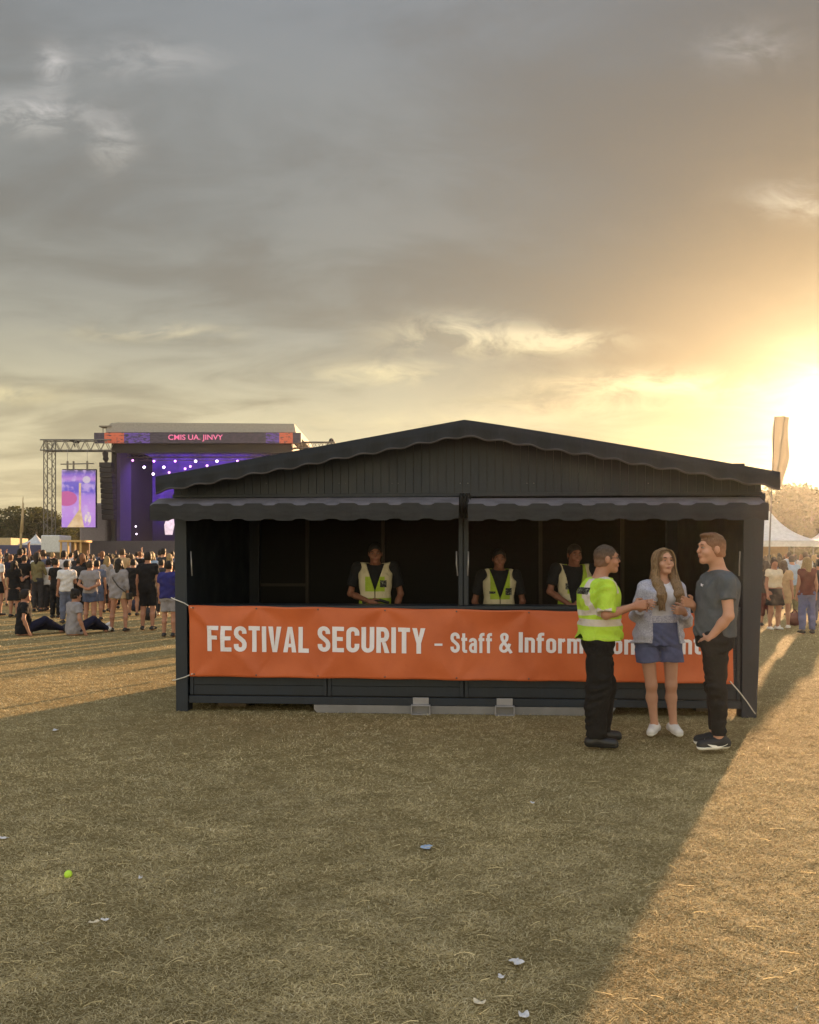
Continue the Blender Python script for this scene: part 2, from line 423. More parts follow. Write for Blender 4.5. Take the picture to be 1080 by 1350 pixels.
def bottom_field(J, h, fem=False, g=1.0, o=.012, frac=2.0, waist=None, wr=.004, seed=0, lo_=.018, rs=None, skirt=None, cz=None, lk=.05, folds=0):
    """frac: 0-1 of thigh, 1-2 runs down the shin; skirt = (hem z, width, depth)"""
    P = np.array([J[k] for k in J if k[:2] in ('pe','hi','kn','an')], float); lo = P.min(0)-.22; hi = P.max(0)+.25
    F = Field(lo, hi, h); p = np.array(J['pelvis']); waist = waist or p[2]+.1
    F.op(loft(torso_rows(J, g, fem), o, z1=waist, z0=cz), .02)
    if skirt:
        F.op(loft([(skirt[0], p[0], p[1], skirt[1], skirt[2]), (p[2]-.05, p[0], p[1], .17*J['s']*g, .115*J['s']*g)], o), .03)
    else:
        for n in 'LR':
            a, b, c = (np.array(J[k+n], float) for k in ('hip', 'kn', 'an')); s = J['s']; r = rs or (.088, .058, .055, .045)
            if frac > 1:
                F.op(cone(a, b, r[0]*s+o, r[1]*s+lo_), .05); q = b+(c-b)*.33+np.array((0,.012,0)); e = b+(c-b)*(frac-1)
                F.op(cone(b, q, r[1]*s+lo_, r[2]*s+lo_), .03); F.op(cone(q, e, r[2]*s+lo_, r[3]*s+lo_, cap=True), .03)
            else:
                e = a+(b-a)*frac; F.op(cone(a, e, r[0]*s+o, (r[0]*(1-frac)+r[1]*frac)*s+lo_+.008, cap=True), lk)
    if folds:
        sl, X, Y, Z = F.grid(); kz = J['knL'][2]; az = J['anL'][2]
        m_ = .35+np.exp(-((Z-kz)/.10)**2)+1.3*np.exp(-((Z-az-.05)/.11)**2)+.9*np.exp(-((Z-J['pelvis'][2]+.05)/.09)**2)
        F.v = F.v+(folds*m_*np.sin(Z*85+X*26+6*np.sin(X*9+seed)+4*np.sin(Y*14+Z*7+seed))*np.clip(.6+np.sin(Y*18+X*13+Z*11+seed), 0, 1.4)).astype(f32)
    if wr: F.warp(wr, 20, seed)
    return F
def shoe_field(J, n, h, chunky=1.0, heel=.0):
    c = np.array(J['an'+n], float); t = np.array(J['toe'+n], float); s = J['s']; d = nz((t-c)*[1,1,0]); L = .27*s
    F = Field(c-[.3,.3,c[2]+.03], c+[.3,.3,.08], h)
    z0 = c[2]-.085*s
    he = c*[1,1,0] - d*.055*s + [0,0,z0+.045]; to = he + d*(L-.07) - [0,0,.008]
    F.op(cone(he, he+d*.11*s, .040*s*chunky, .040*s*chunky), .02); F.op(cone(he+d*.1*s, to, .042*s*chunky, .038*s*chunky), .02)
    F.op(cone(he+d*.02, c-[0,0,.0], .040*s, .041*s*chunky, cap=True), .04)
    F.cut((0,0,z0+.022), (0,0,-1))
    S_ = Field(c-[.3,.3,c[2]+.03], c+[.3,.3,.0], h)
    S_.op(cone(he, he+d*.11*s, .043*s*chunky, .043*s*chunky), .02); S_.op(cone(he+d*.1*s, to, .045*s*chunky, .042*s*chunky), .02)
    S_.cut((0,0,z0+.0), (0,0,-1)); S_.cut((0,0,z0+.026), (0,0,1))
    return F, S_
def hair_field(J, h, style='short', o=.007, seed=0):
    c, M, s = head_frame(J); m = .2 if style in ('short','buzz','bun') else .5
    F = Field(c-[.22,.22,m], c+[.2,.2,.22], h); P = lambda *q: hp(J, q)
    F.op(ell(P(0,.014,.032), np.array((.077+o,.096+o,.091+o*1.6))*s, M), .01)
    F.op(ell(P(0,.03,-.03), np.array((.070+o,.075+o,.065+o))*s, M), .02)
    if style in ('short', 'buzz', 'bun'):
        nn = M @ np.array((0,-.8,-.6)); q = P(0,0,0) + M @ (np.array((0,.8,.6))*(-.022)*s); F.cut(q, nn)
        F.cut(P(0,0,-.06), M @ np.array((0,0,-1)))
        if style == 'bun': F.op(ell(P(0,.07,.12), (.045,.045,.04)), .02)
        if style == 'short': F.op(ell(P(0,-.03,.105), np.array((.06,.06,.022))*s, M), .02)
    else:
        L = {'long': .36, 'mid': .2, 'bob': .12}[style]
        F.op(ell(P(0,-.125,.008), np.array((.062,.085,.112))*s, M), .006, 's'); F.op(cone(P(0,-.12,.08), P(0,-.07,.118), .010, .006), .01, 's'); F.op(ell(P(0,-.06,-.09), np.array((.060,.07,.05))*s, M), .010, 's')
        base = c
        for k in (-1,1):
            a = P(k*.07,.0,.02); b = P(k*.088,-.005,-.12); e = c + [k*(.10 if style == 'long' else .07), -.10 if style == 'long' else .03, -L]
            F.op(cone(a, b, .03*s, .032*s), .02); F.op(cone(b, e, .034*s, .026*s), .03)
            if style == 'long':
                m1 = c+[k*.092,-.075,-.19]
                for q in (-.028, -.006, .016): F.op(cone(b, m1+[k*q,0,0], .026, .024), .02); F.op(cone(m1+[k*q,0,0], c+[k*(.086+q),-.135-.01*abs(q)*30,-.29], .024, .021), .02); F.op(cone(c+[k*(.086+q),-.135,-.29], c+[k*(.082+q*.6),-.140,-.41], .021, .008), .02)
        F.op(cone(P(0,.07,0), c+[0,.09,-L*.8], .07*s, .055*s), .04)
    F.warp(.0025 if style in ('short','buzz') else .005, 70 if style in ('short','buzz') else 40, seed)
    return F
def strands(J, hm_, parent, n=420):
    c, M, s = head_frame(J); b = MB(); rg = random.Random(4)
    for i in range(n):
        k = rg.choice((-1, 1)); a = rg.random(); r_ = rg.uniform(-1, 1); q = rg.uniform(0, .006)
        p = [hp(J, (k*.004, -.070+.13*a, .119+.012*math.sin(a*3.1)-.03*max(0,.25-a))), hp(J, (k*(.055+q), -.078+.14*a+.02*(1-a), .098)), hp(J, (k*(.083+q), -.062+.13*a, .035)), hp(J, (k*(.088+q), -.058+.12*a, -.04))]
        if a < .72: p += [c+[k*(.098+.016*r_), -.062+.09*a, -.13], c+[k*(.094+.028*r_), -.105+.05*a, -.21], c+[k*(.088+.030*r_), -.142-.012*(1-abs(r_)), -.29], c+[k*(.084+.030*r_)+rg.uniform(-.006,.006), -.140-.01*rg.random(), -.37-.06*rg.random()]]
        else: p += [c+[k*(.08+.02*r_), .07, -.14], c+[k*(.07+.03*r_), .10, -.25], c+[k*(.06+.03*r_), .11, -.36]]
        pts = smooth_pts(p, 3); w = rg.uniform(.0018, .0034); m_ = len(pts); b.tube(pts, [w*(1 if j < m_-3 else .4) for j in range(m_)], 4, mi=rg.randrange(3))
    o = b.build('hair_strands', hm_, parent, True); return o
def smooth_pts(pts, n=5):
    P_ = [Vector(p) for p in pts]; out = []
    for i in range(len(P_)-1):
        a = P_[max(i-1,0)]; b = P_[i]; c = P_[i+1]; d = P_[min(i+2, len(P_)-1)]
        for k in range(n):
            t_ = k/n; out.append(.5*((2*b)+(c-a)*t_+(2*a-5*b+4*c-d)*t_*t_+(3*b-a-3*c+d)*t_**3))
    return out+[P_[-1]]
def put(name, F, mats, parent, **kw):
    V, Q = F.mesh(); return np_mesh(name, V, Q, mats, parent, **kw)

def skin_mat(name, col):
    if name in _mc: return _mc[name]
    m = bpy.data.materials.new(name); t = NT(m); c = t.obj()
    n = t.noise(c, 14, 4); col2 = t.mix(t.rng(n, .3, .7, 0, .35), col, (col[0]*.85, col[1]*.62, col[2]*.55, 1))
    p = t.princ(col2, .55, 0, t.bump(t.noise(c, 120, 2), .15, .004), .35)
    p.inputs['Subsurface Weight'].default_value = .06; p.inputs['Subsurface Scale'].default_value = .01
    _mc[name] = m; return m
def hair_mat(name, col, col2=None, fade=None):
    if name in _mc: return _mc[name]
    m = bpy.data.materials.new(name); t = NT(m); c = t.obj()
    n = t.noise(t.mapping(c, (60, 60, 7)), 3, 3)
    cc = t.mix(t.rng(n, .35, .65, 0, 1), col, col2 or tuple(x*.45 for x in col[:3])+(1,))
    if fade:
        sp = t.n('ShaderNodeSeparateXYZ'); t.l(c, sp.inputs[0]); cc = t.mix(t.rng(sp.outputs[2], fade[0]-.08, fade[0]+.10, .60, 0, True), cc, fade[1])
    t.princ(cc, .6, 0, t.bump(n, .6, .006), .3); _mc[name] = m; return m
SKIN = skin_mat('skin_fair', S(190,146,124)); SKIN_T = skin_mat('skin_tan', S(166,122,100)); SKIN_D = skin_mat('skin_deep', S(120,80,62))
EYEW = mat('eye_white', (.30,.27,.25,1), .5); EYEB = mat('eye_dark', (.03,.025,.02,1), .2); LIP = mat('lip', S(150,92,84), .6)
def face_bits(J, parent, hairm):
    c, M, s = head_frame(J)
    for k in (-1, 1):
        b = MB(); p = hp(J, (k*.032,-.0805,.010)); b.ball(p, .0112*s, 10, sc=(1,1,.50))
        q = hp(J, (k*.032,-.0888,.010)); b.ball(q, .0062*s, 8, 1, sc=(1,.7,1)); b.build('eye', [EYEW, EYEB], parent, True)
        e = MB(); e.tube([hp(J, (k*.018,-.093,.032)), hp(J, (k*.034,-.092,.037)), hp(J, (k*.050,-.082,.031))], [.0035*s,.0042*s,.0025*s], 6); e.build('eyebrow', hairm, parent, True)
    b = MB(); b.tube([hp(J, (-.022,-.089,-.056)), hp(J, (-.008,-.0985,-.053)), hp(J, (.008,-.0985,-.053)), hp(J, (.022,-.089,-.056))], [.002*s,.004*s,.004*s,.002*s], 8)
    b.tube([hp(J, (-.020,-.089,-.060)), hp(J, (0,-.0985,-.064)), hp(J, (.020,-.089,-.060))], [.002*s,.0045*s,.002*s], 8); b.build('lips', LIP, parent, True)
# ------------------------------------------------------------------ light, sky, camera
EXPO = 1.6; EF = 2**EXPO
SAZ, SEL = math.atan2(1124-540, 1082), R(8.2)
SUN = Vector((math.sin(SAZ)*math.cos(SEL), math.cos(SAZ)*math.cos(SEL), math.sin(SEL)))
cam = bpy.data.cameras.new('camera'); co = bpy.data.objects.new('camera', cam); COL.objects.link(co)
co.location = (0, 0, EYE); co.rotation_euler = (R(90), 0, 0)
cam.sensor_fit = 'HORIZONTAL'; cam.sensor_width = 36; cam.lens = FPX/1080*36; cam.shift_y = (HY-675)/1080
cam.clip_end = 4000; cam.clip_start = .05
scene.camera = co
scene.view_settings.view_transform = 'Standard'; scene.view_settings.look = 'None'
scene.view_settings.exposure = EXPO; scene.view_settings.gamma = 1
sun = bpy.data.lights.new('sun', 'SUN'); sun.energy = 5.0; sun.angle = R(.9); sun.color = (1, .60, .30)
so = bpy.data.objects.new('sun', sun); COL.objects.link(so)
so.rotation_euler = SUN.to_track_quat('Z', 'Y').to_euler(); so.location = (20, 30, 20)

world = bpy.data.worlds.new('World'); scene.world = world
t = NT(world); bg = t.n('ShaderNodeBackground'); wo = t.n('ShaderNodeOutputWorld'); t.l(bg.outputs[0], wo.inputs[0])
sky = t.n('ShaderNodeTexSky'); sky.sky_type = 'NISHITA'; sky.sun_disc = False; sky.sun_elevation = SEL; sky.sun_rotation = SAZ
sky.air_density = 1.2; sky.dust_density = 3
d = t.n('ShaderNodeTexCoord').outputs['Generated']; sp = t.n('ShaderNodeSeparateXYZ'); t.l(d, sp.inputs[0])
z = t.m('MAXIMUM', sp.outputs[2], .0)
zz = t.m('ADD', z, .16)
cx = t.n('ShaderNodeCombineXYZ'); t.l(t.m('DIVIDE', sp.outputs[0], zz), cx.inputs[0]); t.l(t.m('DIVIDE', sp.outputs[1], zz), cx.inputs[1])
pl = cx.outputs[0]
big = t.noise(t.mapping(pl, (.8, 1.0, 1), (3.1, .7, 0), (0, 0, R(24))), .9, 5, .5, dist=.6)
fine = t.noise(t.mapping(pl, (.9, 1.5, 1), (1.3, 4.2, 0), (0, 0, R(28))), 2.4, 7, .58, dist=.7)
base = t.ramp(z, [(0, S(240,222,174)), (.10, S(228,213,172)), (.17, S(211,200,165)), (.212, S(188,181,156)), (.255, S(169,165,149)), (.30, S(156,153,142)), (.37, S(143,142,136)), (.476, S(142,143,141)), (.6, S(138,142,147)), (1, S(120,128,138))])
dt = t.n('ShaderNodeVectorMath', operation='DOT_PRODUCT'); t.l(d, dt.inputs[0]); dt.inputs[1].default_value = SUN
ang = t.m('ARCCOSINE', t.m('MINIMUM', dt.outputs['Value'], .99999))
warmth = t.rng(ang, .06, .38, 1, 0, True)
base = t.mix(t.m('MULTIPLY', warmth, .25), base, S(228,190,128))
rel = t.m('ADD', t.m('MULTIPLY', big, .56), t.m('MULTIPLY', fine, .44))
dark = t.rng(rel, .38, .62, .72, 1.04, True)
dark = t.m('MULTIPLY', dark, t.m('SUBTRACT', 1.0, t.m('MULTIPLY', t.rng(sp.outputs[0], .0, .42, 0, .26, True), t.rng(z, .16, .34, 0, 1, True))))
vm = t.n('ShaderNodeVectorMath', operation='SCALE'); t.l(base, vm.inputs[0]); t.l(dark, vm.inputs['Scale'])
lobe = t.m('SUBTRACT', 1.0, t.m('MULTIPLY', t.rng(ang, .62, .13, 0, .66, True), t.rng(z, .13, .23, 0, 1, True)))
vm2 = t.n('ShaderNodeVectorMath', operation='SCALE'); t.l(vm.outputs[0], vm2.inputs[0]); t.l(lobe, vm2.inputs['Scale']); vm = vm2
base = t.mix(t.rng(rel, .40, .56, .30, 0, True), vm.outputs[0], t.mix(z, S(150,132,104), S(122,122,124)))
# thin bright breaks in the cloud deck, fixed in the sky's own directions
yy = t.m('MAXIMUM', sp.outputs[1], .05); U = t.m('DIVIDE', sp.outputs[0], yy); Vv = t.m('DIVIDE', sp.outputs[2], yy)
uv = t.n('ShaderNodeCombineXYZ'); t.l(U, uv.inputs[0]); t.l(Vv, uv.inputs[1])
br = t.noise(t.mapping(uv.outputs[0], (14, 30, 1), (0,0,0), (0,0,R(-8))), 1.0, 7, .62, dist=.6); hl = None
for px, py, rx, ry, am in ((68,88,20,22,.75),(45,150,60,20,.95),(150,190,26,30,.55),(190,78,80,22,.4),(505,492,65,13,.8),(600,442,75,22,.75),(722,450,80,14,.9),(1062,265,60,20,.6),(880,506,140,15,.8),(200,438,90,10,.5),(985,62,55,26,.3),(760,535,120,14,.5),(10,520,60,10,.6),(570,555,120,9,.5)):
    a = t.m('MULTIPLY', t.m('SUBTRACT', U, (px-540)/FPX), FPX/rx); b_ = t.m('MULTIPLY', t.m('SUBTRACT', Vv, (HY-py)/FPX), FPX/ry)
    g_ = t.m('MULTIPLY', t.m('EXPONENT', t.m('MULTIPLY', t.m('ADD', t.m('MULTIPLY', a, a), t.m('MULTIPLY', b_, b_)), -.8)), am); hl = g_ if hl is None else t.m('ADD', hl, g_)
hl = t.m('MULTIPLY', hl, t.rng(br, .40, .62, .12, 1.15)); hl = t.m('MINIMUM', t.m('MULTIPLY', hl, t.m('GREATER_THAN', sp.outputs[1], .06)), .9)
base = t.mix(hl, base, t.mix(t.rng(z, .2, .45, 0, 1), S(250,232,178), S(204,200,196)))
glow = t.n('ShaderNodeVectorMath', operation='SCALE'); glow.inputs[0].default_value = (1.0, .84, .52)
cl = t.m('MAXIMUM', dt.outputs['Value'], 0)
gl = t.m('ADD', t.m('MULTIPLY', t.m('POWER', cl, 330), 1.7), t.m('MULTIPLY', t.m('POWER', cl, 70), .0))
gl = t.m('MULTIPLY', gl, t.rng(fine, .36, .64, .65, 1.25))
t.l(gl, glow.inputs['Scale'])
ad = t.n('ShaderNodeVectorMath', operation='ADD'); t.l(base, ad.inputs[0]); t.l(glow.outputs[0], ad.inputs[1])
sc_ = t.n('ShaderNodeVectorMath', operation='SCALE'); t.l(ad.outputs[0], sc_.inputs[0]); t.l(t.m('MULTIPLY', t.m('MAXIMUM', t.rng(sp.outputs[1], .35, -.3, 1, 3.5, True), t.rng(z, .62, .9, 1, 4.8, True)), 1/EF/.1), sc_.inputs['Scale'])  # sky overhead and behind the camera boosted as added fill light
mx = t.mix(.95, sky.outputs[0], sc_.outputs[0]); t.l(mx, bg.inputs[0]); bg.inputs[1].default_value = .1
world.cycles.sampling_method = 'MANUAL'; world.cycles.sample_map_resolution = 512

# ------------------------------------------------------------------ ground
def ground_mat():
    m = bpy.data.materials.new('dry_turf'); t = NT(m); c = t.obj()
    n1 = t.noise(c, .35, 5, .6); n2 = t.noise(c, 5, 6, .65); n3 = t.noise(t.mapping(c, (35, 120, 1)), 1, 5, .7)
    a = t.mix(t.rng(n1, .35, .65, 0, 1), S(170,152,106), S(190,168,120))
    a = t.mix(t.rng(n2, .35, .7, 0, .7), a, S(148,134,90))
    a = t.mix(t.rng(n3, .35, .65, .0, .75), a, S(108,92,60))
    h = t.m('ADD', t.m('MULTIPLY', n3, .5), n2)
    t.princ(a, .95, 0, t.bump(h, 1.0, .05), .1); return m
GM = ground_mat()
def gz(x, y): return 0.0
g = MB(); N = 48
xs = [-600+1200*i/24 for i in range(25)]; ys = [-60+1400*(j/30)**2 for j in range(31)]
vs = [(x, y, 0) for y in ys for x in xs]
g.add(vs, [(j*25+i, j*25+i+1, (j+1)*25+i+1, (j+1)*25+i) for j in range(30) for i in range(24)])
tag(g.build('ground', GM), kind='structure')

# grass: individual straw and green blades, one mesh
def grass_mat():
    m = bpy.data.materials.new('grass_blades'); t = NT(m)
    at_ = t.n('ShaderNodeAttribute'); at_.attribute_name = 'tone'; f = at_.outputs['Fac']
    c = t.ramp(f, [(0, S(138,126,84)), (.25, S(200,182,134)), (.5, S(224,206,158)), (.8, S(238,222,178)), (1, S(246,234,202))])
    n1 = t.m('ADD', t.m('MULTIPLY', t.noise(t.obj(), .6, 3), .5), t.m('MULTIPLY', t.noise(t.mapping(t.obj(), (3.2, 9, 1)), 1, 5, .65), .5)); hs = t.n('ShaderNodeHueSaturation'); t.l(c, hs.inputs['Color']); t.l(t.rng(n1, .36, .64, .70, 1.22), hs.inputs['Value'])
    p = t.princ(hs.outputs[0], .8, 0, None, .25)
    tr = t.n('ShaderNodeBsdfTranslucent'); t.l(hs.outputs[0], tr.inputs[0]); ms = t.n('ShaderNodeMixShader'); ms.inputs[0].default_value = .3
    o = [x for x in t.nt.nodes if x.type == 'OUTPUT_MATERIAL'][0]
    t.l(p.outputs[0], ms.inputs[1]); t.l(tr.outputs[0], ms.inputs[2]); t.l(ms.outputs[0], o.inputs[0]); return m
def blades(n, y0, y1, wmul=1.0, lmul=1.0, pw=1.0, fi=None, fo=None):
    u = nrg.rand(n)**pw; y = y0+(y1-y0)*u
    x = (nrg.rand(n)-.5)*(y*1.04+.6)
    # clumps: keep more blades where a low-frequency pattern is high
    pat = np.sin(x*7.1+2*np.sin(y*5.3))*np.sin(y*8.7+1.7*np.sin(x*4.1)) + .6*np.sin(x*23+np.sin(y*17)*2)*np.sin(y*29)
    keep = nrg.rand(n) < .66+.22*pat; 
    if fi: keep &= nrg.rand(n) < np.clip((y-fi[0])/(fi[1]-fi[0]), 0, 1)
    if fo: keep &= nrg.rand(n) < np.clip((fo[1]-y)/(fo[1]-fo[0]), 0, 1)
    x = x[keep]; y = y[keep]; pat = pat[keep]; n = len(x)
    th = nrg.rand(n)*2*np.pi; th = np.where(nrg.rand(n) < .45, nrg.randn(n)*.5 + (nrg.rand(n) < .5)*np.pi, th)
    L = (.012+.035*nrg.rand(n)**1.5)*lmul*(1+.02*y); W = (.0009+.0009*nrg.rand(n))*wmul*(.6+.16*y)
    el = np.abs(nrg.randn(n))*.42+.08; el = np.minimum(el, 1.4)
    dx, dy = np.cos(th)*np.cos(el), np.sin(th)*np.cos(el); dz = np.sin(el)
    px, py_ = -np.sin(th), np.cos(th); bend = nrg.randn(n)*.35
    z0 = nrg.rand(n)*.006*(1+pat*.5)
    def pt(f, side, wf, droop):
        X = x+dx*L*f+px*(bend*L*f*f)+px*W*side*wf; Y = y+dy*L*f+py_*(bend*L*f*f)+py_*W*side*wf
        Z = z0+dz*L*f-droop*L*f*f+.001; return np.stack([X, Y, np.maximum(Z, .0015)], 1)
    dr = el*.35
    A, B, C_, D, E_, F_ = pt(0,-1,1,dr), pt(0,1,1,dr), pt(.5,-1,.8,dr), pt(.5,1,.8,dr), pt(1,-1,.25,dr), pt(1,1,.25,dr)
    V = np.stack([A,B,C_,D,E_,F_], 1).reshape(-1,3); b = np.arange(n)[:,None]*6
    Q = np.stack([b+[0,1,3,2], b+[2,3,5,4]], 1).reshape(-1,4)
    tone = np.clip(nrg.rand(n)**1.3*.85+.08*pat+ (nrg.rand(n) < .015)*.4, 0, 1)
    return V, Q, np.repeat(tone, 2)
parts_ = [blades(800000, 2.3, 6.6, .68, .68, fo=(4.2, 6.6)), blades(500000, 4.2, 12.5, .8, .85, fi=(4.2, 6.6), fo=(9.5, 12.5)), blades(135000, 9.5, 26, 1.2, 1.2, fi=(9.5, 12.5), fo=(16, 26))]
# sparse long straws
def straws(n):
    Vs, Qs, Ts = [], [], []; b = 0
    for i in range(n):
        y = 2.4+7*rng.random()**1.6; x = (rng.random()-.5)*(y*1.04+.4); th = rng.random()*6.28; L = .03+.06*rng.random(); k = rng.gauss(0, 4)
        w = .0007+.0005*rng.random(); p = Vector((x, y, .012+.01*rng.random())); up = rng.random()*.5; seg = 6; pts = []
        for j in range(seg+1):
            pts.append(p.copy()); p += Vector((math.cos(th), math.sin(th), up*math.cos(3.1*j/seg)))*(L/seg); th += k*L/seg
            p.z = max(p.z, .008)
        for j, q in enumerate(pts):
            Vs.append((q.x, q.y, q.z-w)); Vs.append((q.x-.0006, q.y+.0006, q.z+w))
        for j in range(seg): Qs.append((b+2*j, b+2*j+2, b+2*j+3, b+2*j+1))
        b += 2*(seg+1); Ts += [.55+.3*rng.random()]*seg
    return np.array(Vs), np.array(Qs), np.array(Ts)
parts_.append(straws(420))
V = []; Q = []; Tn = []; b = 0
for v_, q_, t_ in parts_: V.append(v_); Q.append(q_+b); Tn.append(t_); b += len(v_)
go = np_mesh('grass', np.concatenate(V), np.concatenate(Q), grass_mat(), smooth=False)
a_ = go.data.attributes.new('tone', 'FLOAT', 'FACE'); a_.data.foreach_set('value', np.concatenate(Tn).astype(np.float32))
tag(go, kind='stuff', label='short dry trampled straw and olive grass covering the field')

# the evening haze
hz_b = MB(); hz_b.box((-640, -90, -1), (640, 1400, 16)); hz = hz_b.build('haze', []); hz.data.materials.clear()
hm_ = bpy.data.materials.new('haze'); t = NT(hm_); o = t.n('ShaderNodeOutputMaterial'); v_ = t.n('ShaderNodeVolumePrincipled'); t.l(v_.outputs[0], o.inputs['Volume'])
v_.inputs['Density'].default_value = .00030; v_.inputs['Anisotropy'].default_value = .74; v_.inputs['Color'].default_value = (.93, .97, 1, 1)
hm_.cycles.homogeneous_volume = True; hz.data.materials.append(hm_); tag(hz, 'thin golden evening haze over the whole field', kind='stuff'); hz.display_type = 'WIRE'
print('setting', time.time()-T0)
# ------------------------------------------------------------------ kiosk
KP = gnd(232, 938); KQ = gnd(998, 947); KD = KQ-KP; KA = math.atan2(KD.y, KD.x); KL = KD.length
KU = Vector((math.cos(KA), math.sin(KA), 0)); KV = Vector((-math.sin(KA), math.cos(KA), 0))
def K(px, py, v=0.0):     # photo point on the vertical plane at depth v -> (u, z)
    d = Vector(((px-540)/FPX, 1, (HY-py)/FPX)); tt = (KP+KV*v).dot(KV)/d.dot(KV)
    p = d*tt; p.z += EYE; w = p-KP; return w.dot(KU), p.z
def KW(u, v, z): return KP+KU*u+KV*v+Vector((0,0,z))
def paint_mat(name, col, rough=.5, grain=0.4):
    m = bpy.data.materials.new(name); t = NT(m); c = t.obj()
    n = t.noise(c, 3, 6, .6); st = t.noise(t.mapping(c, (20, 20, 2)), 2, 4); g_ = t.noise(t.mapping(c, (90, 90, 6)), 1.5, 3)
    hs = t.n('ShaderNodeHueSaturation'); hs.inputs['Color'].default_value = col
    t.l(t.m('ADD', t.rng(n, .3, .7, .75, 1.15), t.rng(st, .55, .8, 0, .35)), hs.inputs['Value'])
    sp_ = t.rng(t.noise(c, 70, 2), .76, .79, 0, .35)
    cc = t.mix(sp_, hs.outputs[0], (.25, .24, .22, 1))
    t.princ(cc, t.rng(n, .3, .7, rough-.1, rough+.15), 0, t.bump(g_, grain, .004), .4); return m
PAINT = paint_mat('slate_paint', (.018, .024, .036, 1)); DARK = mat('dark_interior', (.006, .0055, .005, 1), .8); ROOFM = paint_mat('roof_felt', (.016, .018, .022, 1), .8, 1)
STEEL = mat('galvanised_steel', (.21, .205, .215, 1), .5, .35, bs=.2); WFAB = None
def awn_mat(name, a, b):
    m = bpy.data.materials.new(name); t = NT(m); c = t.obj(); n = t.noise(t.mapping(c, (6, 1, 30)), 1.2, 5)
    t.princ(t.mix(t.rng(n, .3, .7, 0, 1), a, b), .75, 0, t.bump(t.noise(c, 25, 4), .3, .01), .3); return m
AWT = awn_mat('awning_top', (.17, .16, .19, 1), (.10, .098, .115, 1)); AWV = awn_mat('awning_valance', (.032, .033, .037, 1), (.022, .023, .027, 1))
kiosk = empty('security_kiosk', KP, KA, label='long dark slate timber kiosk with pitched roof and open counter hatch', cat='kiosk')
D = 3.0
zf = .10                     # underside of the cabin
# posts
uL0, _ = K(230, 938); uL1, _ = K(249, 938)
ztop = K(600, 652)[1]
def post(name, u0, u1, lean0=0, lean1=0, v0=0.0, v1=.16, zt=None, z0=0.0):
    b = MB(); zt = zt or ztop
    b.hexa([(u0,v0,z0),(u1,v0,z0),(u1,v1,z0),(u0,v1,z0),(u0+lean0,v0,zt),(u1+lean1,v0,zt),(u1+lean1,v1,zt),(u0+lean0,v1,zt)])
    return b.build(name, PAINT, kiosk, bevel=.006)
post('post', 0.0, uL1-.01, -.02, -.02)
uR1 = K(998, 947)[0]; uR0 = K(978, 947)[0]
post('post', uR0, uR1, .02, .085)
cu0, _ = K(604.5, 790); cu1, _ = K(610.5, 790); cu2, _ = K(611.5, 790); cu3, _ = K(618, 790)
zc = K(600, 799)[1]
post('post', cu0, cu1, 0, 0, .04, .14, z0=zc); post('post', cu2, cu3, 0, 0, .04, .14, z0=zc)
for u in (.02, KL-.16): post('post', u, u+.14, v0=D-.16, v1=D)
# floor, ceiling, back and sides
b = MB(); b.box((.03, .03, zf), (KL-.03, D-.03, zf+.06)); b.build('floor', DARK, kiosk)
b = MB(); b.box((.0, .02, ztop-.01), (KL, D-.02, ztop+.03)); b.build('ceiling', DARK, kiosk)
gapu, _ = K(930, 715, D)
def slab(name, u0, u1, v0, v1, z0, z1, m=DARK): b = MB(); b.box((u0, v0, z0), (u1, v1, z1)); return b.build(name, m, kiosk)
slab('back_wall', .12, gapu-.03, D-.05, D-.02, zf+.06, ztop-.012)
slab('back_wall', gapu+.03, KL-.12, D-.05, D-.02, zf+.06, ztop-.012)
RB = mat('red_brown_board', (.075, .035, .022, 1), .7)
for px0, px1, c_ in ((937, 952, RB), (953, 968, RB)):
    slab('inner_panel', K(px0, 720, 2.6)[0], K(px1, 720, 2.6)[0], 2.55, 2.6, zf+.06, ztop-.03, c_)
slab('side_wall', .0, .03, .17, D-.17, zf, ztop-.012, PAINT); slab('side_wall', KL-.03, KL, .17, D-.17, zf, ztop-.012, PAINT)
IB = mat('inner_batten', (.05, .04, .033, 1), .7)
for px in (279, 405, 505, 713, 821):
    u, _ = K(px, 720, D-.1); b = MB(); b.box((u-.022, D-.11, zf+.07), (u+.022, D-.055, ztop-.02)); b.build('batten', IB, kiosk)
u0, z_ = K(320, 771, D-.1); u1, _ = K(404, 771, D-.1); b = MB(); b.box((u0, D-.10, z_-.02), (u1-.01, D-.06, z_+.02)); b.build('rail', IB, kiosk)
# plank gable
Fv = -.36
apu, apz = K(612, 554, Fv); lfu, lfz = K(205, 629, Fv); rtu, rtz = K(1029, 623, Fv)
def roofz(u): return (apz + (lfz-apz)*(apu-u)/(apu-lfu)) if u < apu else (apz + (rtz-apz)*((u-apu)/(rtu-apu))**1.06)
gb = MB(); gu0, gz0 = K(229, 652, -.02); gu1, _ = K(1004, 652, -.02); pw = .082; u = gu0; i = 0
while u < gu1-.02:
    w = min(pw, gu1-u); jit = rng.uniform(-.0012, .0012); v = -.02+jit
    za, zb = roofz(u)-.07, roofz(u+w)-.07
    if za > gz0 and zb > gz0:
        gb.hexa([(u+.002,v,gz0),(u+w-.002,v,gz0),(u+w-.002,v+.02,gz0),(u+.002,v+.02,gz0),(u+.002,v,za),(u+w-.002,v,zb),(u+w-.002,v+.02,zb),(u+.002,v+.02,za)])
    u += pw
gb.build('gable_wall', PAINT, kiosk)
b = MB(); b.prism([(gu0, gz0), (gu1, gz0), (gu1, roofz(gu1)-.12), (apu, apz-.12), (gu0, roofz(gu0)-.12)], .006, .03); b.build('gable_backing', DARK, kiosk)
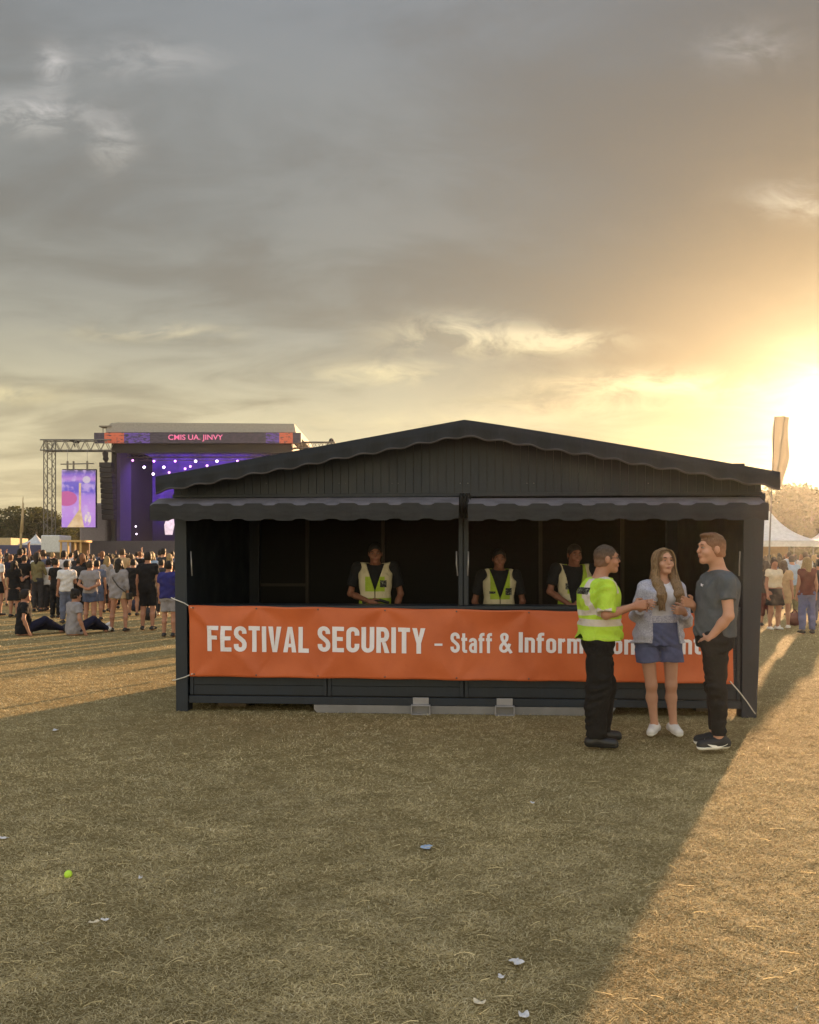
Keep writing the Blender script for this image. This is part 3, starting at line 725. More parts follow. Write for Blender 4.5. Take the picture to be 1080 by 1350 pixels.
b = MB(); b.box((gu0-.01, -.035, gz0-.035), (gu1+.01, .0, gz0)); b.build('trim_board', PAINT, kiosk, bevel=.004)
b = MB(); b.prism([(gu0, gz0), (gu1, gz0), (gu1, roofz(gu1)-.12), (apu, apz-.12), (gu0, roofz(gu0)-.12)], D-.03, D); b.build('rear_gable_wall', PAINT, kiosk)
for px in (351, 447, 456, 517, 525, 607, 617, 695, 704, 855):
    u, zz_ = K(px, 637, -.03); sc = MB(); sc.ball((u, -.023, zz_), .005, 6); sc.build('screw_head', STEEL, kiosk)
# roof: two slabs with overhang, front edge = felt skirt with rippled lower lip
def roof_side(ua, ub, sgn):
    nseg = 40; b = MB(); vs = []; us = sorted([ua+(ub-ua)*i/39 for i in range(40)]+[apu])
    for i in range(nseg+1):
        u = us[i]; z = roofz(u)
        for v in (Fv+.012, D+.25):
            vs += [(u, v, z-.004), (u, v, z-.05)]
    fs = []
    for i in range(nseg):
        a = i*4; c = a+4
        fs += [(a, a+2, c+2, c), (a+1, c+1, c+3, a+3), (a, c, c+1, a+1), (a+2, a+3, c+3, c+2)]
    fs += [(0,1,3,2), (nseg*4, nseg*4+2, nseg*4+3, nseg*4+1)]
    b.add(vs, fs); b.build('roof', ROOFM, kiosk)
roof_side(lfu, rtu, 1)
def skirt(ua, ub, n):
    b = MB(); vs = []; lip = []
    for i in range(n+1):
        u = ua+(ub-ua)*i/n; z = roofz(u); e = min(1, min(abs(u-lfu), abs(rtu-u))/.5)
        rip = math.sin(2*math.pi*u/.27)+.25*math.sin(2*math.pi*u/.83+1)
        zb = z-.158-.0*e+rip*.009
        vs += [(u, Fv, z+.006), (u, Fv-.006-.004*rip, z-.08), (u, Fv-.010-.022*rip, zb+.016), (u, Fv-.022-.026*rip, zb), (u, Fv+.004-.02*rip, zb-.002), (u, Fv+.010, z-.08), (u, Fv+.010, z+.0)]
    fs = [(i*7+j, (i+1)*7+j, (i+1)*7+(j+1) % 7, i*7+(j+1) % 7) for i in range(n) for j in range(7)]
    fs += [tuple(range(7)), tuple(range(n*7, n*7+7))[::-1]]
    b.add(vs, fs, 0); b.m = [1 if (k < n*7 and k % 7 in (1, 2, 3)) and (k % 7 != 1) else 0 for k in range(len(fs))]; b.build('roof_skirt', [ROOFM, mat('skirt_lip', (.055, .050, .056, 1), .7)], kiosk, True)
skirt(lfu, rtu, 300)
u, z_ = K(970, 612, -.2); b = MB(); b.box((u-.055, -.30, roofz(u)-.01), (u+.055, -.10, roofz(u)+.03)); b.build('roof_bracket', ROOFM, kiosk, bevel=.006)
# awnings
def awning(px0, px1, n):
    AV = -.42
    u0, zt = K(px0, 666, AV); u1, _ = K(px1, 663, AV); ub0 = max(u0+.06, .0)
    zt = K((px0+px1)/2, 664.5, AV)[1]; ztt = K((px0+px1)/2, 656, -.03)[1]; zb = K((px0+px1)/2, 685, AV)[1]
    aw = MB(); b2 = MB(); m = int((u1-u0)/.02); va = []; vb = []
    for i in range(m+1):
        u = u0+(u1-u0)*i/m; f = (i/m); w = math.cos(2*math.pi*(u)/.305); s_ = (1-abs(w)**3) if w < 0 else 1
        rp = .5+.5*math.tanh(4*w+1.2)   # 0..1 square-ish scallop
        slp = .02*(f-.5)*0
        va += [(u, -.032, ztt), (u, -.20, (ztt+zt)/2+.028), (u, AV+.03, zt+.012-.012*rp), (u, AV-.01, zt-.012+.016*rp), (u, AV+.0, zt-.02+.016*rp), (u, -.034, ztt-.012)]
        sw_ = .004*math.sin(u*11+1)+.003*math.sin(u*31)
        vb += [(u, AV-.014, zt-.016+.024*rp), (u, AV-.018+sw_, (zt+zb)/2), (u, AV-.016+sw_*2, zb-.010+.018*(1-rp)), (u, AV-.010+sw_*2, zb-.010+.018*(1-rp)), (u, AV-.012+sw_, (zt+zb)/2), (u, AV-.010, zt-.026+.014*rp)]
    for o_, vv in ((aw, va), (b2, vb)):
        fs = [(i*6+j, (i+1)*6+j, (i+1)*6+(j+1) % 6, i*6+(j+1) % 6) for i in range(m) for j in range(6)]
        fs += [tuple(range(6)), tuple(range(m*6, m*6+6))[::-1]]; o_.add(vv, fs)
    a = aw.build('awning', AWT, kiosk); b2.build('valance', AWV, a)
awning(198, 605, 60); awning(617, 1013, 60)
# clutter of straps at the middle post
b = MB()
for k in range(4):
    u = cu0+.02+.03*k; b.tube([(u, -.05, ztop), (u+.01, -.36+.02*k, ztop-.05-.02*k), (u-.008, -.34, ztop-.16), (u+.004, -.08, ztop-.23)], .012, 6)
b.build('hinge_arm', DARK, kiosk, True)
# counter front: boards
pu0 = uL1; pu1 = uR0; zlow = .088
z1 = K(600, 921)[1]; z2 = K(600, 904)[1]; zt_ = zc-.035
dv = [pu0, K(431, 910)[0], K(612, 910)[0], K(795, 910)[0], pu1]
for i in range(4):
    a, c = dv[i]+.006, dv[i+1]-.006; fr = MB()
    fr.box((a, .018, z1+.012), (a+.035, .045, zt_)); fr.box((c-.035, .018, z1+.012), (c, .045, zt_)); fr.box((a+.035, .018, z2+.06), (c-.035, .045, z2+.10))
    fr.build('panel_frame', PAINT, kiosk, bevel=.003)
    pb = MB(); z = z1+.014
    while z < zt_-.02:
        e = min(z+.098, zt_); pb.box((a+.036, .030+rng.uniform(0, .003), z), (c-.036, .05, e-.004)); z += .1
    pb.build('counter_panel', PAINT, kiosk)
b = MB(); b.box((pu0, .008, zlow), (pu1, .06, z1)); b.build('kick_board', PAINT, kiosk, bevel=.004)
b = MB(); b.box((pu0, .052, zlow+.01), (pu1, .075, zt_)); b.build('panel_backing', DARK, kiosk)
b = MB(); b.box((pu0+.002, .012, zc-.034), (pu1-.002, .42, zc-.002)); b.build('countertop', PAINT, kiosk, bevel=.004)
# gas struts and latches
for px, y0, y1 in ((253.5, 727, 759), (602, 727, 759), (617.5, 727, 759), (974, 727, 759)):
    u, za = K(px, y0, .06); ub, zb = K(px+(1.5 if px < 610 else -1.0), y1, .06)
    b = MB(); b.tube([(u, .02, za), (u, .035, (za+zb)/2), (ub, .02, zb)], .0075, 8); b.build('gas_strut', mat('strut_metal', (.30, .30, .33, 1), .35, .5), kiosk, True)
# steel skid and fork pockets
a, _ = K(414, 940); c, _ = K(812, 944); h_ = .085
for v0, v1 in ((.0, .10), (D-.30, D-.20)):
    sk = MB(); sk.prism([(a+.035, .004), (c-.05, .004), (c, h_), (a, h_), (a, .04)], v0, v1); sk.build('skid', STEEL, kiosk)
for px in (555, 665.5):
    u, _ = K(px, 936); b = MB(); w = .098; t_ = .012; zt2 = .10
    b.box((u-w, -.05, .0), (u+w, D, t_)); b.box((u-w, -.05, zt2-t_), (u+w, D, zt2)); b.box((u-w, -.05, t_), (u-w+t_, D, zt2-t_)); b.box((u+w-t_, -.05, t_), (u+w, D, zt2-t_))
    b.box((u-.08, -.012, zt2), (u+.08, .006, .17)); b.build('fork_pocket', mat('skid_bright', (.30, .29, .31, 1), .45, .3), kiosk, bevel=.003)
for u in (.35, KL-.5):
    b = MB(); b.box((u, .3, .001), (u+.3, .6, zf)); b.build('support_block', mat('timber_block', (.12, .09, .06, 1), .8), kiosk)

# ------------------------------------------------------------------ banner with lettering
bTL = K(251, 797.5, -.03); bBL = K(252, 891.5, -.03); bTR = K(966, 808, -.03); bBR = K(967, 901.5, -.03)
EY = [K(p, 803, -.03)[0] for p in (257, 339, 420, 508, 602, 697, 790, 880, 961)]
def bpos(f, q):     # f 0..1 along, q 0..1 up -> local point incl. folds
    zt0 = bTL[1]+(bTR[1]-bTL[1])*f; zb0 = bBL[1]+(bBR[1]-bBL[1])*f
    u = bTL[0]+(bTR[0]-bTL[0])*f
    d_ = min(range(len(EY)), key=lambda i: abs(EY[i]-u)); near = abs(EY[d_]-u)
    sag = .004*math.cos(math.pi*min(near/.36, 1))+0
    z = zb0+(zt0-zb0)*q + (sag-.004)*(q**2) - (sag-.004)*(1-q)**2*.6
    v = 0
    for i, e in enumerate(EY):
        for top in (0, 1):
            dx = u-e; dz = (1-q) if top else q; dz *= .66
            r = math.hypot(dx, dz)
            if r < .9:
                an = math.atan2(dz, dx); v += .013*math.exp(-r/.30)*r/.12*math.sin(an*(3 if (i+top) % 2 else 5)+i*2.1)*(.8 if top else .4)
    v += .007*math.sin(u*3.1+q*2)+.004*math.sin(u*9+q*7+1)
    if u < bTL[0]+.9: v += .030*math.exp(-((q-(1-(u-bTL[0])*1.35))/.09)**2)*math.exp(-(u-bTL[0])/.45)
    return Vector((u, -.055-max(-.035, min(.045, v)), z))
banner = empty('banner', KW(bBL[0], -.03, bBL[1]), KA, label='long orange vinyl banner with white lettering tied across the kiosk counter', cat='banner')
off = Vector((bBL[0], -.03, bBL[1]))
nu, nq = 260, 34; vs = [bpos(i/nu, j/nq)-off for j in range(nq+1) for i in range(nu+1)]
b = MB(); b.add(vs, [(j*(nu+1)+i, j*(nu+1)+i+1, (j+1)*(nu+1)+i+1, (j+1)*(nu+1)+i) for j in range(nq) for i in range(nu)])
def vinyl():
    m = bpy.data.materials.new('orange_vinyl'); t = NT(m); c = t.obj(); n = t.noise(c, 2.5, 4)
    t.princ(t.mix(t.rng(n, .35, .65, 0, 1), S(201,102,57), S(188,92,50)), .48, 0, t.bump(t.noise(c, 12, 5), .25, .012), .4); return m
b.build('sheet', vinyl(), banner, True, solid=.0012)
# stroke lettering
TK = .165; hh = TK/2
def arc(cx, cy, rx, ry, a0, a1, n=9): return [(cx+rx*math.cos(R(a0+(a1-a0)*i/n)), cy+ry*math.sin(R(a0+(a1-a0)*i/n))) for i in range(n+1)]
def glyph(ch):
    """-> advance width, ribbons [(pts, thickness)], quads"""
    W = .46; x0, x1 = hh, W-hh; r = (x1-x0)/2; cx_ = W/2; xh = .74; t2 = .15; k = t2/2
    if ch == 'F': return .43, [([(x0,0),(x0,1)],TK), ([(TK,1-hh),(.42,1-hh)],TK), ([(TK,.54),(.38,.54)],TK*.95)], []
    if ch == 'E': return .43, [([(x0,0),(x0,1)],TK), ([(TK,1-hh),(.42,1-hh)],TK), ([(TK,.52),(.38,.52)],TK*.95), ([(TK,hh),(.42,hh)],TK)], []
    if ch == 'L': return .42, [([(x0,0),(x0,1)],TK), ([(TK,hh),(.40,hh)],TK)], []
    if ch == 'T': return .43, [([(0,1-hh),(.43,1-hh)],TK), ([(.215,0),(.215,1-TK)],TK)], []
    if ch == 'I': return TK, [([(hh,0),(hh,1)],TK)], []
    if ch == 'S': return W, [([(x1,.70)]+arc(cx_,1-hh-r,r,r,0,180)+[(x0,.69),(x0+.04,.60),(cx_,.51),(x1-.04,.41),(x1,.32)]+arc(cx_,hh+r,r,r,0,-180)+[(x0,.30)],TK)], []
    if ch == 'C': return W, [([(x1,.66)]+arc(cx_,1-hh-r,r,r,0,180)+arc(cx_,hh+r,r,r,180,360)+[(x1,.34)],TK)], []
    if ch == 'U': return W, [([(x0,1)]+arc(cx_,hh+r,r,r,180,360)+[(x1,1)],TK)], []
    if ch in 'RP':
        ry = (1-hh-.50)/2; ym = (1-hh+.50)/2
        R_ = [([(x0,0),(x0,1)],TK), ([(TK,1-hh)]+arc(x1-.12,ym,.12,ry,90,-90)+[(TK,.50)],TK)]
        return W, R_, ([[(.20,.415),(.34,.415),(W+.01,0),(W-.165,0)]] if ch == 'R' else [])
    if ch == 'V': return .47, [], [[(0,1),(.17,1),(.235,.24),(.15,0)], [(.15,0),(.235,.24),(.235,0),(.235,0)], [(.47,1),(.30,1),(.235,.24),(.32,0)], [(.32,0),(.235,.24),(.235,0),(.235,0)]]
    if ch == 'A': return .49, [], [[(0,0),(.165,0),(.245,.76),(.16,1)], [(.16,1),(.245,.76),(.245,1),(.245,1)], [(.49,0),(.325,0),(.245,.76),(.33,1)], [(.33,1),(.245,.76),(.245,1),(.245,1)], [(.188,.20),(.302,.20),(.287,.34),(.203,.34)]]
    if ch == 'Y': return .47, [([(.235,0),(.235,.40)],TK)], [[(0,1),(.17,1),(.235,.64),(.1525,.40)], [(.1525,.40),(.235,.64),(.235,.40),(.235,.40)], [(.47,1),(.30,1),(.235,.64),(.3175,.40)], [(.3175,.40),(.235,.64),(.235,.40),(.235,.40)]]
    if ch == '-': return .27, [([(0,.42),(.27,.42)],.11)], []
    if ch == 't': return .30, [([(.12,.96),(.12,k+.09)]+arc(.21,k+.09,.09,.09,180,270,5)+[(.29,k)],t2), ([(0,xh-k),(.044,xh-k)],t2), ([(.196,xh-k),(.29,xh-k)],t2)], []
    if ch == 'f': return .30, [([(.12,0),(.12,1-k-.09)]+arc(.21,1-k-.09,.09,.09,180,90,5)+[(.30,1-k)],t2), ([(0,xh-k),(.044,xh-k)],t2), ([(.196,xh-k),(.29,xh-k)],t2)], []
    w = .40; a0, a1 = k, w-k; rr = (a1-a0)/2
    if ch == 'a': return w, [([(a0,.53)]+arc(w/2,xh-k-rr*.9,rr,rr*.9,180,0)+[(a1,0)],t2), ([(a1-k,.42),(.20,.42)]+arc(.20,.245,.125,.17,90,270,7)+[(a1-k,k)],t2*.95)], []
    if ch == 'n': return w, [([(k,0),(k,xh)],t2), ([(t2,xh-.13)]+arc(.235,xh-k-.09,.10,.09,120,0,7)+[(w-k+.01,0)],t2)], []
    if ch == 'm': return .64, [([(k,0),(k,xh)],t2), ([(t2,xh-.13)]+arc(.225,xh-k-.09,.10,.09,120,0,7)+[(.325,0)],t2), ([(.40,xh-.13)]+arc(.47,xh-k-.09,.10,.09,120,0,7)+[(.57,0)],t2)], []
    if ch == 'o': return w, [(arc(w/2,xh-k-rr,rr,rr,0,180)+arc(w/2,k+rr,rr,rr,180,360)+[(a1,xh-k-rr)],t2)], []
    if ch == 'r': return .29, [([(k,0),(k,xh)],t2), ([(t2,xh-.16),(.20,xh-k-.01),(.28,xh-k)],t2)], []
    if ch == 'i': return t2, [([(k,0),(k,xh)],t2), ([(k,.84),(k,.99)],t2)], []
    if ch == '&': return .52, [([(.53,.0),(.14,.66)]+arc(.235,.80,.115,.125,200,-20,9)+[(.33,.66),(.10,.36)]+arc(.215,.23,.14,.155,160,300,7)+[(.38,.22),(.46,.46)],.135)], []
    return .2, [], []
def lettering(text, px0, px1, ytop, ybot, gap=.075, space=.24, mb=None):
    adv = 0; items = []
    for ch in text:
        if ch == ' ': adv += space; continue
        w, rb, qd = glyph(ch); items.append((adv, rb, qd)); adv += w+gap
    adv -= gap
    z0 = K((px0+px1)/2, ybot, -.055)[1]; z1 = K((px0+px1)/2, ytop, -.055)[1]; u0 = K(px0, ytop, -.055)[0]; u1 = K(px1, ytop, -.055)[0]
    za, zb_ = K(px0, ybot, -.055)[1], K(px1, ybot, -.055)[1]
    sx = (u1-u0)/adv; Hh = z1-z0; slope = -.012
    def P(x, y):
        u = u0+x*sx; z = z0+y*Hh+slope*(u-(u0+u1)/2)
        f = (u-bTL[0])/(bTR[0]-bTL[0]); zt0 = bTL[1]+(bTR[1]-bTL[1])*f; zb0 = bBL[1]+(bBR[1]-bBL[1])*f; q = (z-zb0)/(zt0-zb0)
        p = bpos(f, q); p.y -= .0065; return p-off
    for x, rb, qd in items:
        for pts, tk in rb:
            pp = [Vector(pts[0])]
            for q in pts[1:]:
                q = Vector(q); dlt = q-pp[-1]
                if dlt.length < 1e-4: continue
                n = max(1, int(dlt.length/.12)); base = pp[-1].copy()
                for i in range(1, n+1): pp.append(base+dlt*i/n)
            vs = []; n = len(pp)
            for i, q in enumerate(pp):
                d0 = (pp[i]-pp[i-1]).normalized() if i else None; d1 = (pp[i+1]-pp[i]).normalized() if i < n-1 else None
                if d0 is None: d0 = d1
                if d1 is None: d1 = d0
                n0 = Vector((-d0.y, d0.x)); n1 = Vector((-d1.y, d1.x)); mt = (n0+n1); mt = mt/max(.35, mt.dot(n0))/1.0 if mt.length > 1e-3 else n0
                mt = (n0+n1).normalized(); L_ = min(1.6, 1/max(.3, mt.dot(n0)))
                for sgn in (1, -1): vs.append(P(x+q.x+mt.x*tk/2*L_*sgn, q.y+mt.y*tk/2*L_*sgn))
            mb.add(vs, [(2*i, 2*i+1, 2*i+3, 2*i+2) for i in range(n-1)])
        for q in qd:
            m_ = 6; vs = []
            for i in range(m_+1):
                s_ = i/m_; a = Vector(q[0]).lerp(Vector(q[3]), s_); c = Vector(q[1]).lerp(Vector(q[2]), s_); vs += [P(x+a.x, a.y), P(x+c.x, c.y)]
            mb.add(vs, [(2*i, 2*i+1, 2*i+3, 2*i+2) for i in range(m_)])
LT = MB()
lettering('FESTIVAL', 274, 408, 825.5, 859.5, mb=LT); lettering('SECURITY', 419, 561, 826.5, 860.5, mb=LT); lettering('-', 573, 583.5, 834, 861, mb=LT)
lettering('Staff', 594, 649, 834, 861, mb=LT); lettering('&', 658, 674, 834, 861, mb=LT); lettering('Information', 684, 836, 834.5, 861.5, mb=LT); lettering('Point', 858, 925, 835.5, 862.5, mb=LT)
lo_ = LT.build('lettering', mat('white_ink', S(230,226,236), .5, var=.05), banner)
ey = MB()
for i, e in enumerate(EY):
    f = (e-bTL[0])/(bTR[0]-bTL[0])
    for q in (.965, .035):
        p = bpos(f, q)-off; ey = MB(); ey.tube([p+Vector((0,-.001,0)), p+Vector((0,-.005,0))], .008, 10); ey.build('eyelet', mat('eyelet', (.12,.12,.12,1), .4, .6), banner, True)
ROPE = mat('white_cord', (.6,.58,.55,1), .7)
def rope(pts, label):
    b = MB(); b.tube(pts, .006, 6); o = b.build('cord', ROPE, smooth=True); tag(o, label, 'cord')
c0 = KW(*(lambda p: (p.x, p.y-.004, p.z))(bpos(.006, .965))); 
def kw2(px, py, v): u, z = K(px, py, v); return KW(u, v, z)
rope([c0, kw2(243, 795, -.02), kw2(230, 790, -.012), kw2(226, 788, .10), kw2(226, 788, .2)], 'white cord tying the upper corner of the orange banner round the kiosk post')
c1 = KW(*(lambda p: (p.x, p.y-.004, p.z))(bpos(.006, .04)))
rope([c1, kw2(243, 893, -.02), kw2(231, 896.5, -.012), kw2(228, 897, .10), kw2(228, 897, .2)], 'white cord tying the lower corner of the orange banner round the kiosk post')
c2 = KW(*(lambda p: (p.x, p.y-.006, p.z))(bpos(.994, .04)))
rope([c2, kw2(974, 911, -.03), kw2(985, 925, -.03), kw2(993, 937, -.02), kw2(996, 941, .0)], 'pale cord running down from the banner corner behind the man in the grey t-shirt')
print('kiosk', time.time()-T0)
# ------------------------------------------------------------------ the figures at the kiosk
class Fig:
    def __init__(s, px, Y, rz, label, hips=None, z=0.0):
        s.pos = Vector(((px-540)/FPX*Y, Y, z)); s.rz = rz; s.Y = Y
        s.root = empty('person', s.pos, rz, label=label, cat='person')
        s.M = Matrix.Rotation(-rz, 3, 'Z')
    def j(s, px, py, dy=0.0):     # photo pixel + depth offset from the figure's own plane -> local point
        return tuple(s.M @ (at(px, py, s.Y+dy)-s.pos))
def hv_mat(name, lime, bands, patches, greybase=None, ring=None):
    m = bpy.data.materials.new(name); t = NT(m); c = t.obj(); sp = t.n('ShaderNodeSeparateXYZ'); t.l(c, sp.inputs[0])
    n = t.noise(c, 12, 4); base = t.mix(t.rng(n, .3, .7, 0, 1), lime, tuple(x*.82 for x in lime[:3])+(1,))
    msk = None
    for bx in bands:
        q = t.box(sp, *bx); msk = q if msk is None else t.m('MAXIMUM', msk, q)
    if ring:      # tape sewn round the armhole
        cy, cz, ry, rz_ = ring
        a = t.m('DIVIDE', t.m('SUBTRACT', sp.outputs[1], cy), ry); b_ = t.m('DIVIDE', t.m('SUBTRACT', sp.outputs[2], cz), rz_)
        rr = t.m('SQRT', t.m('ADD', t.m('MULTIPLY', a, a), t.m('MULTIPLY', b_, b_)))
        q = t.m('MULTIPLY', t.m('GREATER_THAN', rr, .84), t.m('LESS_THAN', rr, 1.08)); q = t.m('MULTIPLY', q, t.m('LESS_THAN', sp.outputs[0], -.02))
        q = t.m('MULTIPLY', q, t.m('MAXIMUM', t.m('GREATER_THAN', b_, .1), t.m('GREATER_THAN', a, .1)))
        msk = t.m('MAXIMUM', msk, q)
        zl = t.m('ADD', sp.outputs[2], t.m('MULTIPLY', sp.outputs[1], .25))
        q = t.m('MULTIPLY', t.m('GREATER_THAN', zl, cz-rz_*.80), t.m('LESS_THAN', zl, cz-rz_*.80+.045)); msk = t.m('MAXIMUM', msk, t.m('MULTIPLY', q, t.m('GREATER_THAN', sp.outputs[1], .02)))
    grey = S(196,192,190) if greybase is None else greybase
    col = t.mix(msk, base, grey) if msk is not None else base
    for bx in patches:
        q = t.box(sp, *bx); txt = t.m('GREATER_THAN', t.noise(t.mapping(c, (1, 1, 1.6)), 60, 1), .56)
        col = t.mix(q, col, t.mix(txt, (.02,.02,.022,1), (.16,.17,.13,1)))
    fold = t.noise(t.mapping(c, (1, 1, .6)), 10, 4, dist=1.8)
    t.princ(col, .7, 0, t.bump(fold, .85, .025), .3); return m
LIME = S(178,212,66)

# --- guard in the lime shirt, profile towards the woman
G = Fig(790, 6.84, R(101), 'guard in lime high-visibility shirt and black trousers standing in profile outside the kiosk', z=0)
J = joints(1.72, .19); j = G.j
J['head'] = j(800, 737.5, .02); J['neck'] = j(790, 763, .02); J['pelvis'] = j(788, 846, .0); J['hyaw'] = R(-10); J['hpitch'] = R(-2)
J['shR'] = j(800, 775, -.16); J['elR'] = j(799, 811, -.23); J['wrR'] = j(836, 799, -.20)
J['hdR'] = tuple(G.M @ Vector((1, .12, .14))); J['htR'] = tuple(G.M @ Vector((0, .3, 1))); J['curlR'] = (.45,.5,.6,.7)
J['shL'] = j(790, 774, .20); J['elL'] = j(808, 808, .24); J['wrL'] = j(836, 800, .06)
J['hdL'] = tuple(G.M @ Vector((1, -.25, .1))); J['htL'] = tuple(G.M @ Vector((0, -.3, 1))); J['curlL'] = (.6,.7,.7,.8)
J['hipR'] = j(789, 850, -.09); J['knR'] = j(790, 908, -.10); J['anR'] = j(786, 972, -.10); J['toeR'] = j(808, 981, -.12)
J['hipL'] = j(789, 850, .09); J['knL'] = j(796, 905, .12); J['anL'] = j(793, 963, .14); J['toeL'] = j(812, 969, .16)
J['belly'] = .02; J['ag'] = 1.0
FT_Z = 0
put('body', body_field(J, .0065, g=.86), SKIN_T, G.root)
HR = hair_mat('hair_brown_grey', (.075, .052, .036, 1), fade=(J['head'][2], S(140,100,80))); put('hair', hair_field(J, .0055, 'buzz', .002), HR, G.root); face_bits(J, G.root, HR)
rows = [(r[0], r[1], r[2], r[3]*1.0, r[4]*1.26) for r in torso_rows(J, 1.04)]
hz = j(788, 842)[2]; rows = [r for r in rows if r[0] > hz+.02]; a = rows[0]; rows = [(hz, a[1]-.0, a[2]+.01, a[3]*1.12, .172)]+rows
F = top_field(J, .0065, g=1.04, o=.018, sleeve=.93, hem=hz, neck=.072, wr=.005, rows=rows, so=.030, seed=2, folds=.007)
zA = j(788, 824)[2]; zB = j(788, 815)[2]; zC = j(788, 806)[2]; zD = j(788, 798)[2]
LM = hv_mat('lime_workshirt', LIME, [((-.3,.3), (-.4,.4), (zA,zB)), ], [((-.10,.10), (.05,.4), (j(780,783)[2], j(780,774)[2]))], S(198,190,184), ring=(j(799,786,-.2)[1], j(799,784)[2], .125, .165))
put('vest', F, LM, G.root)
def ribbon(mb, pts, w, nrm, th=.004):
    n = len(pts); P_ = [Vector(p) for p in pts]; vs = []
    for i, p in enumerate(P_):
        d = (P_[min(i+1, n-1)]-P_[max(i-1, 0)]).normalized(); s_ = d.cross(nrm[i] if isinstance(nrm, list) else nrm).normalized(); nn = s_.cross(d)
        for a_, b_ in ((-1,-1),(1,-1),(1,1),(-1,1)): vs.append(p+s_*w/2*a_+nn*th/2*b_)
    mb.add(vs, [(i*4+k, i*4+(k+1)%4, i*4+4+(k+1)%4, i*4+4+k) for i in range(n-1) for k in range(4)]+[(0,3,2,1),(n*4-4,n*4-3,n*4-2,n*4-1)])
def project(F, mesh_pts, dirv, off=.004, lim=.35):
    """slide points along dirv until they meet the surface of a field's mesh"""
    from mathutils.bvhtree import BVHTree
    V_, Q_ = F.mesh(); t_ = BVHTree.FromPolygons([tuple(v) for v in V_], [tuple(q) for q in Q_.tolist()])
    out = []; nr = []
    for p in mesh_pts:
        p = Vector(p)-Vector(dirv)*lim; h_ = t_.ray_cast(p, Vector(dirv), lim*2.5)
        if h_[0] is None: out.append(Vector(p)+Vector(dirv)*lim); nr.append(-Vector(dirv))
        else: out.append(h_[0]-Vector(dirv)*off); nr.append(-Vector(dirv))
    return out, nr
TAPE = mat('reflective_tape', S(190,186,190), .45, .1)
B_ = cloth('black_trousers', (.016,.014,.013,1)); 
put('trousers', bottom_field(J, .0075, g=.98, o=.010, frac=1.99, waist=hz+.04, lo_=.036, rs=(.096,.064,.058,.050), wr=.006, seed=3, folds=.0038), B_, G.root)
BS = mat('black_leather', (.014,.013,.014,1), .45, bs=.1)
for n in 'RL':
    a, b_ = shoe_field(J, n, .006, 1.05); o = put('shoe', a, BS, G.root); put('sole', b_, mat('black_rubber', (.01,.01,.01,1), .8), o)
b = MB(); b.box((-.02, 0, 0), (.02, .02, .07)); b.build('radio_pouch', BS, G.root, loc=G.j(806, 842, -.13), bevel=.004)
gl = MB()
for k in (-1, 1):
    c_ = hp(J, (k*.034, -.100, .008)); pts = [Vector(c_)+Vector((.021*math.cos(a), .004*abs(math.cos(a)), .015*math.sin(a))) for a in [i*math.pi/8 for i in range(17)]]
    gl.tube(pts, .0018, 5, cap=False); gl.tube([hp(J, (k*.055, -.094, .012)), hp(J, (k*.080, -.03, .012)), hp(J, (k*.084, .02, .006))], .0018, 5)
gl.tube([hp(J, (-.013, -.103, .010)), hp(J, (0, -.108, .013)), hp(J, (.013, -.103, .010))], .0018, 5)
gl.build('glasses', mat('glasses_frame', (.03,.025,.02,1), .3), G.root, True)

# --- woman facing the camera
W = Fig(872, 7.25, R(8), 'woman with long light brown hair, pale cardigan, denim shorts and white trainers'); j = W.j
J = joints(1.66, .165); J['hs'] = .99
J['head'] = j(875, 740.5, -.01); J['neck'] = j(872, 767, .0); J['pelvis'] = j(868, 838, .0); J['hyaw'] = R(4); J['hpitch'] = R(-2); J['ag'] = .88; J['lg'] = .90
J['shL'] = j(894, 775, .0); J['elL'] = j(903, 812, .05); J['wrL'] = j(902, 806, -.20); J['elL'] = j(906, 818, -.02)
J['hdL'] = tuple(W.M @ Vector((-.75, -.55, .12))); J['htL'] = tuple(W.M @ Vector((0, -.2, 1))); J['curlL'] = (.7,.8,.9,1.0)
J['shR'] = j(850, 775, .0); J['elR'] = j(838, 812, .03); J['wrR'] = j(846, 800, -.19)
J['hdR'] = tuple(W.M @ Vector((.35, -.75, .2))); J['htR'] = tuple(W.M @ Vector((.3, 0, 1))); J['curlR'] = (.6,.7,.8,.9)
J['hipR'] = j(852, 846, 0); J['knR'] = j(859, 903, -.01); J['anR'] = j(863, 955, .02); J['toeR'] = j(856, 967, -.14)
J['hipL'] = j(884, 846, 0); J['knL'] = j(885, 903, -.01); J['anL'] = j(888, 955, .02); J['toeL'] = j(896, 967, -.12)
put('body', body_field(J, .0065, fem=True, g=1.0), SKIN, W.root)
HW = hair_mat('hair_light_brown', (.30, .19, .10, 1), (.13, .078, .04, 1)); put('hair', hair_field(J, .0055, 'long', .004, 3), HW, W.root); strands(J, [HW, hair_mat('hair_strand_fair', (.42,.29,.16,1), (.30,.20,.11,1)), hair_mat('hair_strand_dark', (.20,.125,.07,1), (.12,.07,.04,1))], W.root); face_bits(J, W.root, hair_mat('brow_brown', (.07,.045,.03,1)))
put('top', top_field(J, .0065, fem=True, g=1.0, o=.008, sleeve=0, hem=j(870, 815)[2], neck=.078, wr=.003, seed=5, folds=.003), cloth('white_jersey', S(214,212,222)), W.root)
F = top_field(J, .0065, fem=True, g=1.08, o=.027, sleeve=1.72, hem=j(868, 847)[2], neck=.085, wr=.005, seed=6, flare=.22, so=.022, folds=.006)
hw = lambda Z: np.interp(Z.ravel(), [j(0,847)[2], j(0,812)[2], j(0,780)[2], j(0,764)[2]], [.128,.112,.094,.068]).reshape(Z.shape)
